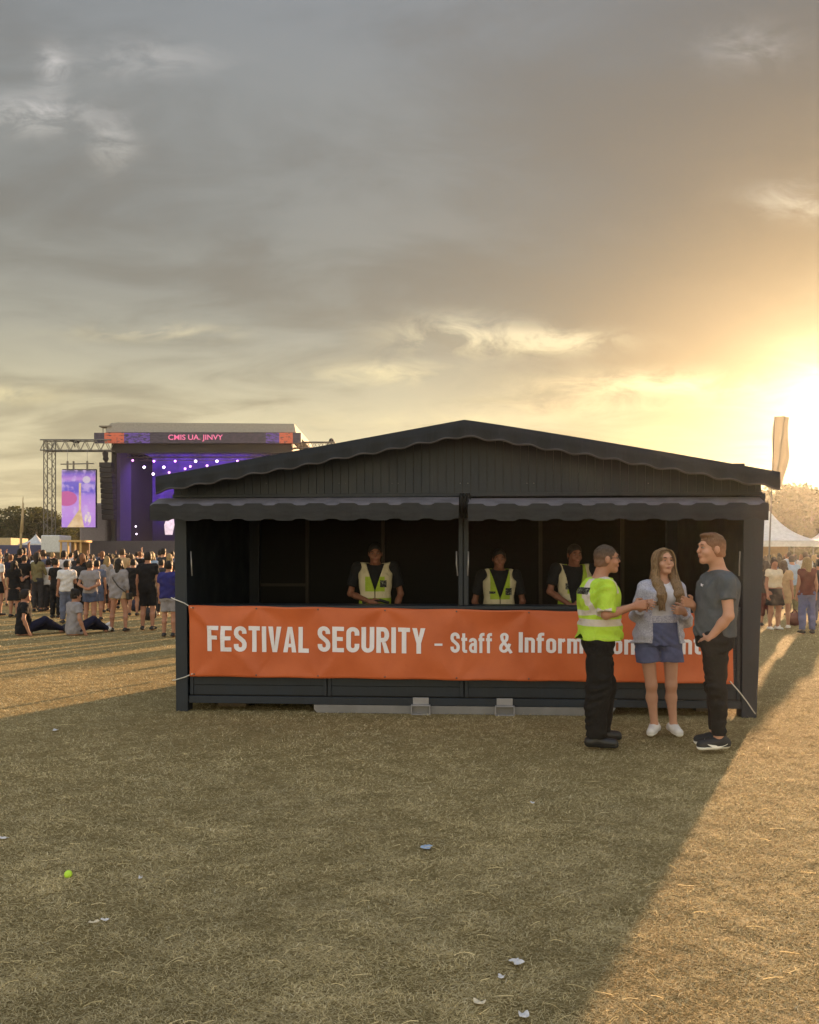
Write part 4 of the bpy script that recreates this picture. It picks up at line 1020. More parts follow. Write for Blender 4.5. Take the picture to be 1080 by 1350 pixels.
def open_front(X, Y, Z):
    c_ = J['pelvis'][0]*.5+J['neck'][0]*.5
    return np.maximum(np.abs(X-c_)-hw(Z), Y-(.02)).astype(f32)
F.op((np.array([-.3,-.5,.4]), np.array([.3,.1,2.0]), open_front), .01, 's')
def knit():
    m = bpy.data.materials.new('marl_knit'); t = NT(m); c = t.obj(); n = t.noise(c, 110, 3, .7)
    t.princ(t.mix(t.rng(n, .35, .65, 0, 1), S(138,140,164), S(204,202,216)), .95, 0, t.bump(n, .5, .006), .1); return m
put('cardigan', F, knit(), W.root)
DEN = cloth('denim_blue', S(92,98,134), .2)
put('shorts', bottom_field(J, .0065, fem=True, g=1.08, o=.016, frac=.46, cz=j(870,850)[2], waist=j(870, 812)[2], lo_=.020, rs=(.088,.078,.05,.04), wr=.004, seed=7, lk=.018, folds=.003), DEN, W.root)
F = bottom_field(J, .0065, fem=True, g=1.08, o=.020, frac=.1, waist=j(870, 811)[2], wr=.002, seed=7); F.cut((0,0,j(870,820)[2]), (0,0,-1))
put('lace_hem', F, knit(), W.root)
WS = mat('white_canvas', S(222,218,216), .7, bs=.15)
for n in 'RL':
    a, b_ = shoe_field(J, n, .006, 1.0); o = put('shoe', a, WS, W.root); put('sole', b_, mat('white_rubber', S(236,234,228), .6), o)

# --- man in the grey t-shirt facing left
Mn = Fig(941, 6.70, R(-72), 'man in dark grey t-shirt and black jeans with one hand in his pocket'); j = Mn.j
J = joints(1.8, .20); J['hs'] = 1.02
J['head'] = j(938, 724, .0); J['neck'] = j(948, 753, .02); J['pelvis'] = j(943, 843, 0); J['hyaw'] = R(-14); J['hpitch'] = R(-1); J['ag'] = 1.05; J['nk'] = 1.0
J['shL'] = j(957, 766, -.15); J['elL'] = j(961, 812, -.22); J['wrL'] = j(936, 842, -.135)
J['hdL'] = tuple(Mn.M @ Vector((-.25, .85, -.5))); J['htL'] = tuple(Mn.M @ Vector((-.3, .0, .9))); J['curlL'] = (.2,.25,.3,.3)
J['shR'] = j(938, 767, .20); J['elR'] = j(926, 812, .24); J['wrR'] = j(913, 797, .06)
J['hdR'] = tuple(Mn.M @ Vector((-.75, -.3, .25))); J['htR'] = tuple(Mn.M @ Vector((0, -.2, 1))); J['curlR'] = (.35,.45,.6,.7)
J['hipL'] = j(943, 848, -.08); J['knL'] = j(945, 908, -.10); J['anL'] = j(948, 973, -.09); J['toeL'] = j(924, 986, -.12)
J['hipR'] = j(943, 848, .09); J['knR'] = j(942, 905, .10); J['anR'] = j(943, 966, .10); J['toeR'] = j(922, 975, .07)
J['belly'] = .01
put('body', body_field(J, .0065, g=1.0), SKIN, Mn.root)
HM = hair_mat('hair_reddish', (.20, .105, .055, 1), (.10,.05,.028,1), fade=(J['head'][2], S(176,122,94))); put('hair', hair_field(J, .0055, 'short', .004), HM, Mn.root); face_bits(J, Mn.root, HM)
TG = cloth('dark_grey_jersey', S(86,90,96)); hz = j(943, 838)[2]
F = top_field(J, .0065, g=1.05, o=.012, sleeve=.56, hem=hz, neck=.070, wr=.004, seed=8, so=.016, depth=1.02, folds=.005); put('tshirt', F, TG, Mn.root)
b = MB(); view = Mn.M @ Vector((0, 1, 0))
pp, nn = project(F, [j(925+1.6*math.cos(a)*q, 771+2.6*math.sin(a)*q) for a, q in zip([i*math.pi/5 for i in range(11)], [1, .45]*6)], view, .002)
for i in range(10): b.add([pp[i], pp[i+1], sum(pp[:10], Vector())/10], [(0,1,2)])
b.build('chest_logo', mat('white_ink', S(205,200,212)), Mn.root, solid=.001)
put('trousers', bottom_field(J, .0065, g=1.02, o=.008, frac=1.94, waist=hz+.05, lo_=.012, rs=(.093,.060,.054,.040), wr=.005, seed=9, folds=.0032), cloth('black_denim', (.022,.020,.019,1)), Mn.root)
SK = mat('black_suede', (.022,.021,.022,1), .7)
for n in 'LR':
    a, b_ = shoe_field(J, n, .006, 1.04); o = put('shoe', a, SK, Mn.root); put('sole', b_, mat('white_rubber', S(236,234,228), .6), o)
    c_ = Vector(J['an'+n]); t_ = Vector(J['toe'+n]); dd = (t_-c_); dd.z = 0; dd.normalize()
    view = Mn.M @ Vector((0, 1, 0)); view.normalize()
    sw = MB(); base = c_+Vector((0,0,-.05)); up = Vector((0,0,1))
    ps = [base-dd*.055+up*.012, base-dd*.02-up*.004, base+dd*.02-up*.012, base+dd*.07-up*.004, base+dd*.115+up*.012]
    pp, nn = project(a, smooth_pts(ps, 4), view, .003, .2); vs = []; m_ = len(pp)
    for i, p in enumerate(pp):
        w = .004+.020*math.exp(-((i/m_-.62)/.22)**2)*(1 if i < m_-2 else .4); vs += [p-up*w*.5, p+up*w*.5]
    sw.add(vs, [(2*i, 2*i+2, 2*i+3, 2*i+1) for i in range(m_-1)]); sw.build('side_flash', mat('white_rubber', S(236,234,228), .6), o, solid=.0008)
    lc = MB()
    for k in range(3):
        p = c_+dd*(.05+.022*k)+up*(-.022-.012*k); sd = dd.cross(up); lc.tube([p-sd*.022, p+up*.006, p+sd*.022], .004, 5)
    lc.build('laces', mat('white_rubber', S(236,234,228), .6), o, True)

# --- three guards behind the counter
def inner_guard(px, v, hy, label, sw=.19, seed=1, skin=SKIN_D, H=1.74, pose=0, yaw=0, shy=None, hyaw=0, vest=0):
    u = K(px, 760, v)[0]; p = KW(u, v, 0); z0 = zf+.06
    f = Fig(px, p.y, R(yaw), label, z=z0); f.pos.x = p.x; f.root.location.x = p.x; j = f.j
    hc = j(px, hy); s = (hc[2])/1.632; J = joints(1.75*s, sw/s, .10)
    J['head'] = (hc[0], -.02, hc[2]); J['neck'] = (hc[0]*.8, .0, hc[2]-.145*s); J['hyaw'] = R(hyaw); J['hpitch'] = R(6)
    shz = j(px, shy)[2]-.055 if shy else hc[2]-.20
    for n, k in (('L',1),('R',-1)):
        J['sh'+n] = (k*sw, .01, shz); J['el'+n] = (k*(sw+.075), .04, shz-.29); J['wr'+n] = (k*(sw+.01), -.14, shz-.46)
    if pose == 1:   # hands together over the belly, holding a strap
        J['wrR'] = (-.06, -.20, shz-.36); J['hdR'] = (.8,-.1,-.4); J['htR'] = (0,-.3,1); J['wrL'] = (.20,-.10,shz-.50)
    if pose == 2:
        J['elR'] = (-.27, -.02, shz-.24); J['wrR'] = (-.10, -.24, shz-.38); J['hdR'] = (.9,-.1,-.1); J['htR'] = (0,-.3,1)
        J['elL'] = (.26, -.02, shz-.27); J['wrL'] = (.06, -.24, shz-.40); J['hdL'] = (-.9,-.1,-.1); J['htL'] = (0,-.3,1)
    put('body', body_field(J, .0085, g=1.0), skin, f.root)
    HD = hair_mat('hair_black', (.018,.014,.012,1)); put('hair', hair_field(J, .0075, 'buzz', .006), HD, f.root); face_bits(J, f.root, HD)
    BK = cloth('black_polo', (.014,.014,.016,1)); put('shirt', top_field(J, .0085, g=1.0, o=.010, sleeve=.72, neck=.060, seed=seed, so=.016, hem=J['pelvis'][2]-.02), BK, f.root)
    put('trousers', bottom_field(J, .012, g=1.0, frac=1.95, seed=seed), BK, f.root)
    for n in 'RL': put('shoe', shoe_field(J, n, .012)[0], BS, f.root)
    F = top_field(J, .0075, g=1.04, o=.026, sleeve=0, neck=.075, wr=.003, seed=seed, hem=J['pelvis'][2]-.04)
    zv = shz-.26; slope = .33
    def vcut(X, Y, Z):
        lim = np.maximum((Z-zv)*slope, .004 if vest else -.01) if vest != 2 else np.maximum((Z-zv)*.20+.05, .03)
        return (np.maximum(np.abs(X-J['neck'][0]+(0.03 if vest == 2 else 0))-lim, Y-.01)).astype(f32)
    F.op((np.array([-.3,-.5,J['pelvis'][2]-.1]), np.array([.3,.1,2.2]), vcut), .004, 's')
    for n, k in (('L',1),('R',-1)): F.op(cone((k*(sw+.012), .3, shz+.0), (k*(sw+.012), -.3, shz-.0), .062, .062), .02, 's'); F.cut((k*(sw-.004),0,0), (k,0,0))
    zc_ = shz
    bands = [((-.3,.3),(-.5,.5),(zc_-.33,zc_-.26)), ((-.3,.3),(-.5,.5),(zc_-.52,zc_-.45)), ((-.3,-.105),(-.5,.5),(zc_-.27,zc_+.2)), ((.105,.3),(-.5,.5),(zc_-.27,zc_+.2))]
    if seed == 21: bands += [((-.3,.3),(-.5,.5),(zc_-.42,zc_-.40)), ((-.3,.3),(-.5,.5),(zc_-.10,zc_+.2))]
    pt = [((.055,.125),(-.5,.0),(zc_-.215,zc_-.14))] + ([((-.115,-.05),(-.5,0),(zc_-.20,zc_-.175))] if seed == 22 else []) + ([((-.125,-.06),(-.5,0),(zc_-.215,zc_-.15))] if seed == 23 else [])
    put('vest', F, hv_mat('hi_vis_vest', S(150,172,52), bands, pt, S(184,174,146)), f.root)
    if pose == 1:
        b = MB(); zz = shz-.35; P_ = [(-.13,-.15,zz-.03), (-.05,-.175,zz), (.06,-.175,zz), (.15,-.14,zz-.03)]
        b.tube(P_, .016, 8); b.build('chest_strap', mat('black_webbing', (.02,.02,.022,1), .7), f.root, True)
    return f
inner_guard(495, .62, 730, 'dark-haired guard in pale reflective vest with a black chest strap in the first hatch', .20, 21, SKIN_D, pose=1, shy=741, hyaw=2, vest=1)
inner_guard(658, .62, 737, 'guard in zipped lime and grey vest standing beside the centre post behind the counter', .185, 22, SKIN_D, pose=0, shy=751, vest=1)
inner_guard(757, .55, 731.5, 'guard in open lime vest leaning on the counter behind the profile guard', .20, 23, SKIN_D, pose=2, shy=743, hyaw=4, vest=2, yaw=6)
print('figures', time.time()-T0)
# ------------------------------------------------------------------ festival crowd
C_ = dict(black=(.012,.012,.014,1), white=S(205,203,205), grey=S(140,136,140), greyblue=S(96,102,122), navy=S(34,36,58), blue=S(48,48,108), denim=S(78,86,110), jeans=S(88,98,138),
          beige=S(176,150,116), red=S(140,48,40), orange=S(196,84,40), wine=S(84,36,34), lblue=S(150,170,196), pink=S(190,120,130), khaki=S(110,104,76), cream=S(206,194,170), charcoal=S(52,52,56))
HC = dict(dark=(.016,.011,.009,1), brown=(.06,.036,.022,1), blond=(.36,.25,.12,1), ginger=(.22,.09,.04,1))
def cm(k): return cloth('cloth_'+k, C_[k])
def hm(k): return hair_mat('crowd_hair_'+k, HC[k])
def pose_joints(kind, H, fem, st=.11, rg=None):
    rg = rg or rng; J = joints(H, .155 if fem else .180, st); s = J['s']
    if kind == 'folded':
        for n, k in (('L',1),('R',-1)): J['el'+n] = (k*.26*s, -.04, 1.16*s); J['wr'+n] = (-k*.02, -.26*s, 1.18*s-.02*k); J['hd'+n] = (-k, -.1, 0)
    elif kind == 'phone':
        for n, k in (('L',1),('R',-1)): J['el'+n] = (k*.22*s, -.10, 1.14*s); J['wr'+n] = (k*.07, -.30*s, 1.28*s); J['hd'+n] = (-k*.3, -.4, .8)
    elif kind == 'drink':
        J['elR'] = (-.24*s, -.03, 1.14*s); J['wrR'] = (-.17*s, -.26*s, 1.22*s); J['hdR'] = (0,-1,.3)
    elif kind == 'back':
        for n, k in (('L',1),('R',-1)): J['el'+n] = (k*.27*s, .08, 1.14*s); J['wr'+n] = (k*.03, .17*s, 1.02*s); J['hd'+n] = (-k, .1, 0)
    elif kind == 'raised':
        J['elR'] = (-.30*s, -.08, 1.58*s); J['wrR'] = (-.22*s, -.12, 1.82*s); J['hdR'] = (.1,-.1,1)
    elif kind == 'hip':
        J['elL'] = (.36*s, .04, 1.14*s); J['wrL'] = (.19*s, .02, 1.0*s); J['hdL'] = (-.6,-.4,-.5)
    sh = rg.uniform(-.03, .03); J['pelvis'] = (sh, 0, J['pelvis'][2])
    return J
def near_person(px, py_foot, top_py, face, label, pose='down', fem=False, top='white', bottom='denim', hair='dark', hs='short', legs=.5, sleeve=.6, skirt=None, g=1.0, h=.0125, group='festivalgoers standing at the near edge of the crowd', shoes='black', extra=None, hem=None, tank=False, st=.11, skin=SKIN_T):
    Y = footY(py_foot); H = (py_foot-top_py)/FPX*Y; H = max(1.5, min(1.88, H))
    f = Fig(px, Y, R(face), label); f.root['group'] = group
    J = pose_joints(pose, H, fem, st); J['hyaw'] = R(rng.uniform(-20, 20)); s = J['s']
    put('body', body_field(J, h, fem=fem, g=g*.92, detail=False, simple=True), skin, f.root)
    put('hair', hair_field(J, h*.9, hs, .010), hm(hair), f.root)
    bt = dict(skirt=(skirt*s, .20*s*g, .16*s), frac=.3) if skirt else dict(frac=legs)
    put('skirt' if skirt else ('trousers' if legs > 1 else 'shorts'), bottom_field(J, h, fem=fem, g=g*.92, o=.010, lo_=.020, **bt), cm(bottom), f.root)
    put('shirt', top_field(J, h, fem=fem, g=g*.96, o=.022, sleeve=0 if tank else sleeve, wr=.007, so=.016, seed=px, neck=.08 if not tank else .10, hem=None if hem is None else J['pelvis'][2]+hem), cm(top), f.root)
    sm = mat('shoe_white', S(220,216,210), .7) if shoes == 'white' else mat('shoe_black', (.015,.014,.014,1), .6)
    for n in 'LR': put('shoe', shoe_field(J, n, h)[0], sm, f.root)
    return f, J
P_ = near_person
P_(-2, 812, 732, 150, 'person in a white t-shirt and black shorts cut by the picture edge', top='white', bottom='black', legs=.6)
P_(19, 814, 739, 170, 'woman in a loose black knee-length dress standing near the edge of the crowd', fem=True, top='black', bottom='black', skirt=.52, hair='dark', hs='mid', pose='drink')
P_(32, 806, 732, 185, 'man in black t-shirt and grey shorts behind the black dress', top='black', bottom='charcoal', legs=.7)
P_(51, 803, 733, 175, 'person in charcoal top and pale grey jeans standing in a gap of the crowd', top='greyblue', bottom='greyblue', legs=1.9, sleeve=1.6)
P_(64, 806, 738, 200, 'person in white shirt seen from behind next to the all-black figure', top='white', bottom='charcoal', legs=1.9)
P_(74, 815, 737, 165, 'person all in black with folded arms', top='black', bottom='black', legs=1.95, pose='folded', fem=True, hs='bun')
P_(88, 822, 742, 215, 'dark-haired person in white t-shirt and jeans turning towards the others', top='white', bottom='greyblue', legs=1.9, pose='drink', g=1.05)
P_(104, 806, 736, 180, 'man in black jacket with a white stripe between two white t-shirts', top='charcoal', bottom='black', legs=1.9, sleeve=1.8)
P_(119, 827, 744, 180, 'person in pale grey t-shirt and short denim shorts with arms held behind', top='grey', bottom='denim', legs=.55, pose='back', g=1.05, hair='brown')
P_(128, 818, 742, 190, 'person in charcoal t-shirt half hidden behind the pale grey t-shirt', top='greyblue', bottom='denim', legs=.8)
P_(139, 806, 740, 180, 'person in navy top and black trousers', top='navy', bottom='black', legs=1.5, fem=True, hs='mid')
f, J = P_(157, 833, 737, 176, 'bare-legged dark-haired woman in long pale grey blouse with a dark cross-body strap', fem=True, top='grey', bottom='beige', legs=.25, sleeve=1.5, hair='dark', hs='mid', g=1.12, hem=-.10, st=.17)
b = MB(); b.tube([(.13,.0,1.40*J['s']),(.06,.175,1.28*J['s']),(-.06,.185,1.10*J['s']),(-.19,.10,.95*J['s'])], .012, 6); b.build('bag_strap', mat('dark_strap', (.03,.025,.02,1), .6), f.root, True)
b = MB(); b.box((-.27,-.08,.78*J['s']),(-.20,.12,.94*J['s'])); b.build('shoulder_bag', mat('dark_strap', (.03,.025,.02,1), .6), f.root, bevel=.02)
P_(176, 812, 738, 188, 'person in black top and black shorts behind the woman with the strap', top='black', bottom='black', legs=.7)
P_(195, 831, 728, 180, 'broad man in black t-shirt and black shorts seen from behind', top='black', bottom='black', legs=.85, g=1.12, hair='dark')
P_(223, 840, 740, 178, 'man in deep blue t-shirt and grey shorts beside the kiosk post', top='blue', bottom='grey', legs=.75, g=1.15, hair='dark')
P_(213, 812, 738, 172, 'person in dark top between the black and blue t-shirts', top='charcoal', bottom='charcoal', legs=1.9)
P_(1021, 831, 737, 12, 'woman in white crop top and black skirt facing the kiosk', fem=True, top='cream', bottom='black', skirt=.62, hair='brown', hs='bun', shoes='white', g=1.15, sleeve=.35, hem=.12)
P_(1033, 829, 739, 150, 'person in beige shirt and beige shorts half hidden behind the black skirt', top='beige', bottom='beige', legs=.6, fem=True, hs='mid', hair='brown', shoes='white')
P_(1010, 826, 741, 160, 'person in dark clothes close against the kiosk corner', top='charcoal', bottom='wine', legs=1.2, fem=True, hs='mid')
P_(1044, 812, 733, 190, 'person in a light blue shirt in the sunlit part of the crowd', top='lblue', bottom='khaki', legs=1.8)
P_(1064, 836, 735, 176, 'blonde woman in wine-red tank top and pale blue jeans seen from behind', fem=True, top='wine', bottom='jeans', legs=1.95, hair='blond', hs='mid', tank=True, g=1.1)
P_(1080, 826, 738, 160, 'person in dark top cut by the picture edge next to the blonde woman', top='charcoal', bottom='denim', legs=1.8, fem=True)
# seated pair on the grass
def seated(px, py, label, top, bottom, hair, hs, face, turn=1, sleeve=.6, legdir=1):
    Y = footY(py)+.1; f = Fig(px, Y, R(face), label); f.root['group'] = 'pair sitting on the grass'
    J = joints(1.72, .19); s = 1
    J['pelvis'] = (0, 0, .14); J['neck'] = (0, -.02, .66); J['head'] = (0, -.04, .80)
    for n, k in (('L',1),('R',-1)):
        J['sh'+n] = (k*.19, -.0, .60); J['el'+n] = (k*.27, -.02, .33); J['wr'+n] = (k*.20, -.20, .20)
        J['hip'+n] = (k*.09, -.03, .12)
    J['knL'] = (.16, -.42, .16); J['anL'] = (.22, -.80, .09); J['toeL'] = (.26, -.93, .16)
    J['knR'] = (-.02, -.40, .30); J['anR'] = (.06, -.74, .09); J['toeR'] = (.10, -.88, .05)
    J['elR'] = (-.30, .05, .35); J['wrR'] = (-.34, -.05, .06)
    rows = [(.0,0,0,.17,.13),(.12,0,0,.185,.14),(.25,0,0,.17,.12),(.38,0,-.01,.16,.115),(.52,0,-.01,.18,.12),(.60,0,-.02,.155,.10),(.67,0,-.02,.08,.07)]
    def build(h, o, kind):
        F = Field((-.5,-1.1,-.05), (.5,.3,1.0), h)
        if kind == 'body':
            F.op(loft(rows), .02)
            for n in 'LR':
                F.op(cone((0,-.02,.60), J['sh'+n], .05, .05), .05); add_leg(F, J, n); add_arm(F, J, n, simple=True); add_foot(F, J, n)
            add_head(F, J, False)
        if kind == 'top':
            F.op(loft(rows, .02, z0=.03), .02)
            for n in 'LR':
                a = np.array(J['sh'+n]); q = a+(np.array(J['el'+n])-a)*sleeve; F.op(cone((0,-.02,.60), a, .06, .065), .05); F.op(cone(a, q, .068, .066, cap=True), .03)
            F.warp(.006, seed=px); F.op(ell((0,-.03,.70), (.075,.075,.06)), .01, 's')
        if kind == 'bottom':
            F.op(ell((0,0,.10), (.19,.15,.11)), .02)
            for n in 'LR': add_leg(F, J, n, .018)
        F.cut((0,0,.004), (0,0,-1)); return F
    put('body', build(.0125, 0, 'body'), SKIN_T, f.root); put('shirt', build(.0125, 0, 'top'), cm(top), f.root); put('trousers', build(.0125, 0, 'bottom'), cm(bottom), f.root)
    put('hair', hair_field(J, .011, hs, .012), hm(hair), f.root)
    for n in 'LR':
        b = MB(); a = Vector(J['an'+n]); t_ = Vector(J['toe'+n]); b.tube([a+Vector((0,.03,-.0)), a.lerp(t_, .5), t_+(t_-a)*.4], [.05,.055,.035], 10)
        b.build('shoe', mat('shoe_white', S(220,216,210), .7) if px > 60 else mat('shoe_black', (.015,.014,.014,1), .6), f.root, True)
seated(31, 838, 'person in black t-shirt and dark jeans sitting on the grass with legs stretched out', 'black', 'navy', 'dark', 'short', 125)
seated(98, 838, 'person in pale grey t-shirt sitting on the grass with black hair tied up', 'grey', 'navy', 'dark', 'bun', 140)
# small things lying on the grass near the crowd
def ground_thing(name, px, py, label, cat, colour, size, kind='bag'):
    p = gnd(px, py); b = MB()
    if kind == 'bag':
        b.ball((0,0,size*.38), size*.5, 12, sc=(1,.7,.78)); b.tube([(-size*.2,0,size*.68),(0,0,size*.95),(size*.2,0,size*.68)], size*.035, 6)
    o = b.build(name, mat('bag_'+colour, C_[colour], .8, bs=.3), None, True, loc=p); tag(o, label, cat); return o
ground_thing('backpack', 197, 818, 'dark backpack lying on the grass between the legs of the broad man', 'bag', 'black', .42)
ground_thing('backpack', 1048, 825, 'dark red backpack lying on the grass left of the blonde woman', 'bag', 'wine', .40)
ground_thing('backpack', 179, 806, 'dark blue backpack resting on the grass behind the bare-legged woman', 'bag', 'navy', .45)

# the packed crowd: a few stances, copied person by person
KINDS_ = []
def proto(i, H, fem, pose, legs, skirt, hs, sleeve):
    rg = random.Random(i); J = pose_joints(pose, H, fem, .10+.04*rg.random(), rg); h = .021
    fl = [(body_field(J, h, fem=fem, detail=False, simple=True), 0), (top_field(J, h, fem=fem, o=.014, sleeve=sleeve, wr=.007, so=.014, seed=i), 1),
          (bottom_field(J, h, fem=fem, frac=.3 if skirt else legs, skirt=(skirt, .2, .15) if skirt else None, o=.012, lo_=.016), 2), (hair_field(J, .018, hs, .012), 3)]
    for n in 'LR': fl.append((shoe_field(J, n, .02)[0], 4))
    V = []; Q = []; M_ = []; b = 0
    for F, k in fl:
        v, q = F.mesh(); V.append(v); Q.append(q+b); M_ += [k]*len(q); b += len(v)
    return np.concatenate(V), np.concatenate(Q), M_
specs = [(1.78,0,'down',1.9,None,'short',.6), (1.66,1,'down',.4,None,'mid',.4), (1.74,0,'folded',.8,None,'short',.6), (1.68,1,'phone',1.9,None,'mid',1.7), (1.80,0,'drink',1.9,None,'short',1.8),
         (1.64,1,'hip',.3,.55,'bun',.3), (1.76,0,'raised',.8,None,'buzz',.6), (1.70,1,'back',1.9,None,'bob',.6)]
for i, a in enumerate(specs):
    V_, Q_, M_ = proto(i, a[0], bool(a[1]), *a[2:5], *a[5:]); KINDS_.append((V_, Q_, M_, a))
meshes = []
SH_ = mat('shoe_black', (.015,.014,.014,1), .6)
WHAT = ['standing man', 'woman in shorts', 'man with folded arms', 'woman holding a phone', 'man holding a drink', 'woman in a skirt', 'man with a raised arm', 'woman with bobbed hair']
names_c = {'black':'black','white':'white','grey':'grey','greyblue':'slate grey','navy':'navy','blue':'blue','denim':'denim blue','beige':'beige','red':'red','orange':'orange','lblue':'light blue','pink':'pink','khaki':'khaki','cream':'cream','charcoal':'charcoal','wine':'wine red'}
def crowd_at(x, Y, face, side, sc=1.0, zoff=0.0):
    k = rng.randrange(8)
    if k == 6 and rng.random() < .6: k = 4
    top = rng.choice(['black']*6+['charcoal','charcoal','navy','navy','white','white','grey','greyblue','denim','beige','lblue','khaki','navy','charcoal'])
    bot = rng.choice(['black','charcoal','denim','denim','navy','khaki','beige']); hr = rng.choice(['dark','dark','dark','brown','brown','blond','ginger'])
    sk = rng.choice([SKIN, SKIN_T, SKIN_T, SKIN_D])
    if len(meshes) <= k or meshes[k] is None:
        while len(meshes) <= k: meshes.append(None)
        o = np_mesh('person', KINDS_[k][0], KINDS_[k][1], [sk, cm(top), cm(bot), hm(hr), SH_], mi=KINDS_[k][2]); meshes[k] = o.data
    else:
        o = bpy.data.objects.new('person', meshes[k]); COL.objects.link(o)
    for i, m_ in enumerate([sk, cm(top), cm(bot), hm(hr), SH_]): o.material_slots[i].link = 'OBJECT'; o.material_slots[i].material = m_
    o.location = (x, Y, zoff); o.rotation_euler = (0, 0, R(face)); q = sc*rng.uniform(.94, 1.05); o.scale = (q*.90, q*.90, q)
    where = ('of the stage crowd' if side < 0 else 'of the marquee crowd')
    tag(o, f"{WHAT[k]} in {names_c[top]} top, {('near', 'middle', 'far')[0 if Y < 24 else 1 if Y < 36 else 2]} rows {where}", 'person', 'crowd in front of the stage' if side < 0 else 'crowd beside the kiosk')
def scatter(n, px0, px1, y0, y1, pw, mind, side, face):
    pts = []; tries = 0
    while len(pts) < n and tries < 60000:
        tries += 1; Y = y0+(y1-y0)*rng.random()**pw; px = rng.uniform(px0, px1); x = (px-540)/FPX*Y
        if all((x-a)**2+((Y-b_)*.8)**2 > mind**2 for a, b_ in pts): pts.append((x, Y))
    for x, Y in pts: crowd_at(x, Y, face+rng.uniform(-35, 35), side)
scatter(205, -6, 236, 23.5, 74, .95, .46, -1, 178)
scatter(36, 330, 760, 20.6, 27, 1.0, .80, -1, 178)  # people out of view behind the kiosk, added to shade the left grass
scatter(36, 1003, 1084, 23, 58, 1.0, .50, 1, 170)
print('crowd', time.time()-T0)
# ------------------------------------------------------------------ stage and everything beyond the crowd
SY = 76.0
def A(px, py, Y=SY): p = at(px, py, Y); return p.x, p.z
def rect(mb, px0, py0, px1, py1, Y0, Y1, mi=0):
    x0, z1 = A(px0, py0, Y0); x1, z0 = A(px1, py1, Y0); mb.box((x0, Y0, z0), (x1, Y1, z1), mi)
BLK = mat('stage_black', (.012,.011,.018,1), .7); GRYF = mat('stage_roof_fabric', S(150,148,146), .8, bs=.2, bscale=3); ALU = mat('truss_metal', (.16,.15,.14,1), .5, .4)
stage = empty('festival_stage', (A(268, 720)[0], SY, 0), label='large covered concert stage with grey roof and purple lights beyond the crowd', cat='stage')
def sb(name, mb, m, **k):
    o = mb.build(name, m, stage, **k); o.matrix_parent_inverse = Matrix.Translation(-stage.location); return o
b = MB(); x0, z0 = A(142, 571); x1, z1 = A(391, 571); zt = A(200, 558)[1]; 
prof = [(x0, z0), (x0+.1, z0+.45), (x0+.45, zt-.08), (x0+1.2, zt), (x1-.15, zt-.12), (x1, z0)]
b.prism(prof, SY-.5, SY+14); sb('roof', b, GRYF)
def led_mat():
    m = bpy.data.materials.new('stage_fascia_print'); t = NT(m); c = t.n('ShaderNodeTexCoord').outputs['Generated']; sp = t.n('ShaderNodeSeparateXYZ'); t.l(c, sp.inputs[0])
    n = t.noise(t.mapping(c, (40, 1, 5)), 1.2, 3); x = sp.outputs[0]
    base = t.mix(t.rng(n, .4, .6, 0, 1), S(50,47,60), S(66,60,74))
    pu = t.m('MAXIMUM', t.box(sp, x=(.12,.27)), t.box(sp, x=(.83,.93))); base = t.mix(t.m('MULTIPLY', pu, t.rng(n, .42, .55, 0, 1)), base, S(92,70,150))
    orr = t.m('MAXIMUM', t.box(sp, x=(.05,.145)), t.box(sp, x=(.895,.96))); base = t.mix(t.m('MULTIPLY', orr, t.rng(n, .36, .46, 0, 1)), base, S(180,92,70))
    t.princ(base, .6, 0, None, .3, base, .12); return m
b = MB(); rect(b, 124, 570.5, 397, 584, SY-.9, SY-.6); fas = sb('fascia', b, led_mat())
# lettering on the fascia
def flat_text(txt, px0, px1, py0, py1, Y, m, parent, name='lettering'):
    cu = bpy.data.curves.new('t', 'FONT'); cu.body = txt; cu.offset = .012; cu.extrude = .01
    o = bpy.data.objects.new('t', cu); COL.objects.link(o); bpy.context.view_layer.update()
    me = bpy.data.meshes.new_from_object(o.evaluated_get(bpy.context.evaluated_depsgraph_get())); bpy.data.objects.remove(o)
    vs = np.array([v.co for v in me.vertices]); lo, hi = vs.min(0), vs.max(0)
    x0, z1 = A(px0, py0, Y); x1, z0 = A(px1, py1, Y)
    for v in me.vertices:
        fx = (v.co.x-lo[0])/(hi[0]-lo[0]); fz = (v.co.y-lo[1])/(hi[1]-lo[1]); v.co = (x0+(x1-x0)*fx, Y-.02+v.co.z, z0+(z1-z0)*fz)
    me.materials.clear(); ob = link(name, me, m, parent); return ob
lt = flat_text('CMIS UA. JINVY', 222, 294, 573, 582, SY-.92, mat('pink_letters', S(225,120,165), .6, emit=S(230,110,165), es=.16), fas)
b = MB(); rect(b, 147, 584, 152, 719, SY, SY+12); sb('side_wall', b, BLK)
b = MB(); rect(b, 380, 584, 386, 719, SY, SY+12); sb('side_wall', b, BLK)
b = MB(); rect(b, 148, 584, 385, 597, SY-.2, SY+.0); sb('header_drape', b, BLK)
b = MB(); rect(b, 120, 713, 400, 733, SY-.4, SY+12); sb('deck', b, mat('stage_deck', (.05,.045,.06,1), .7))
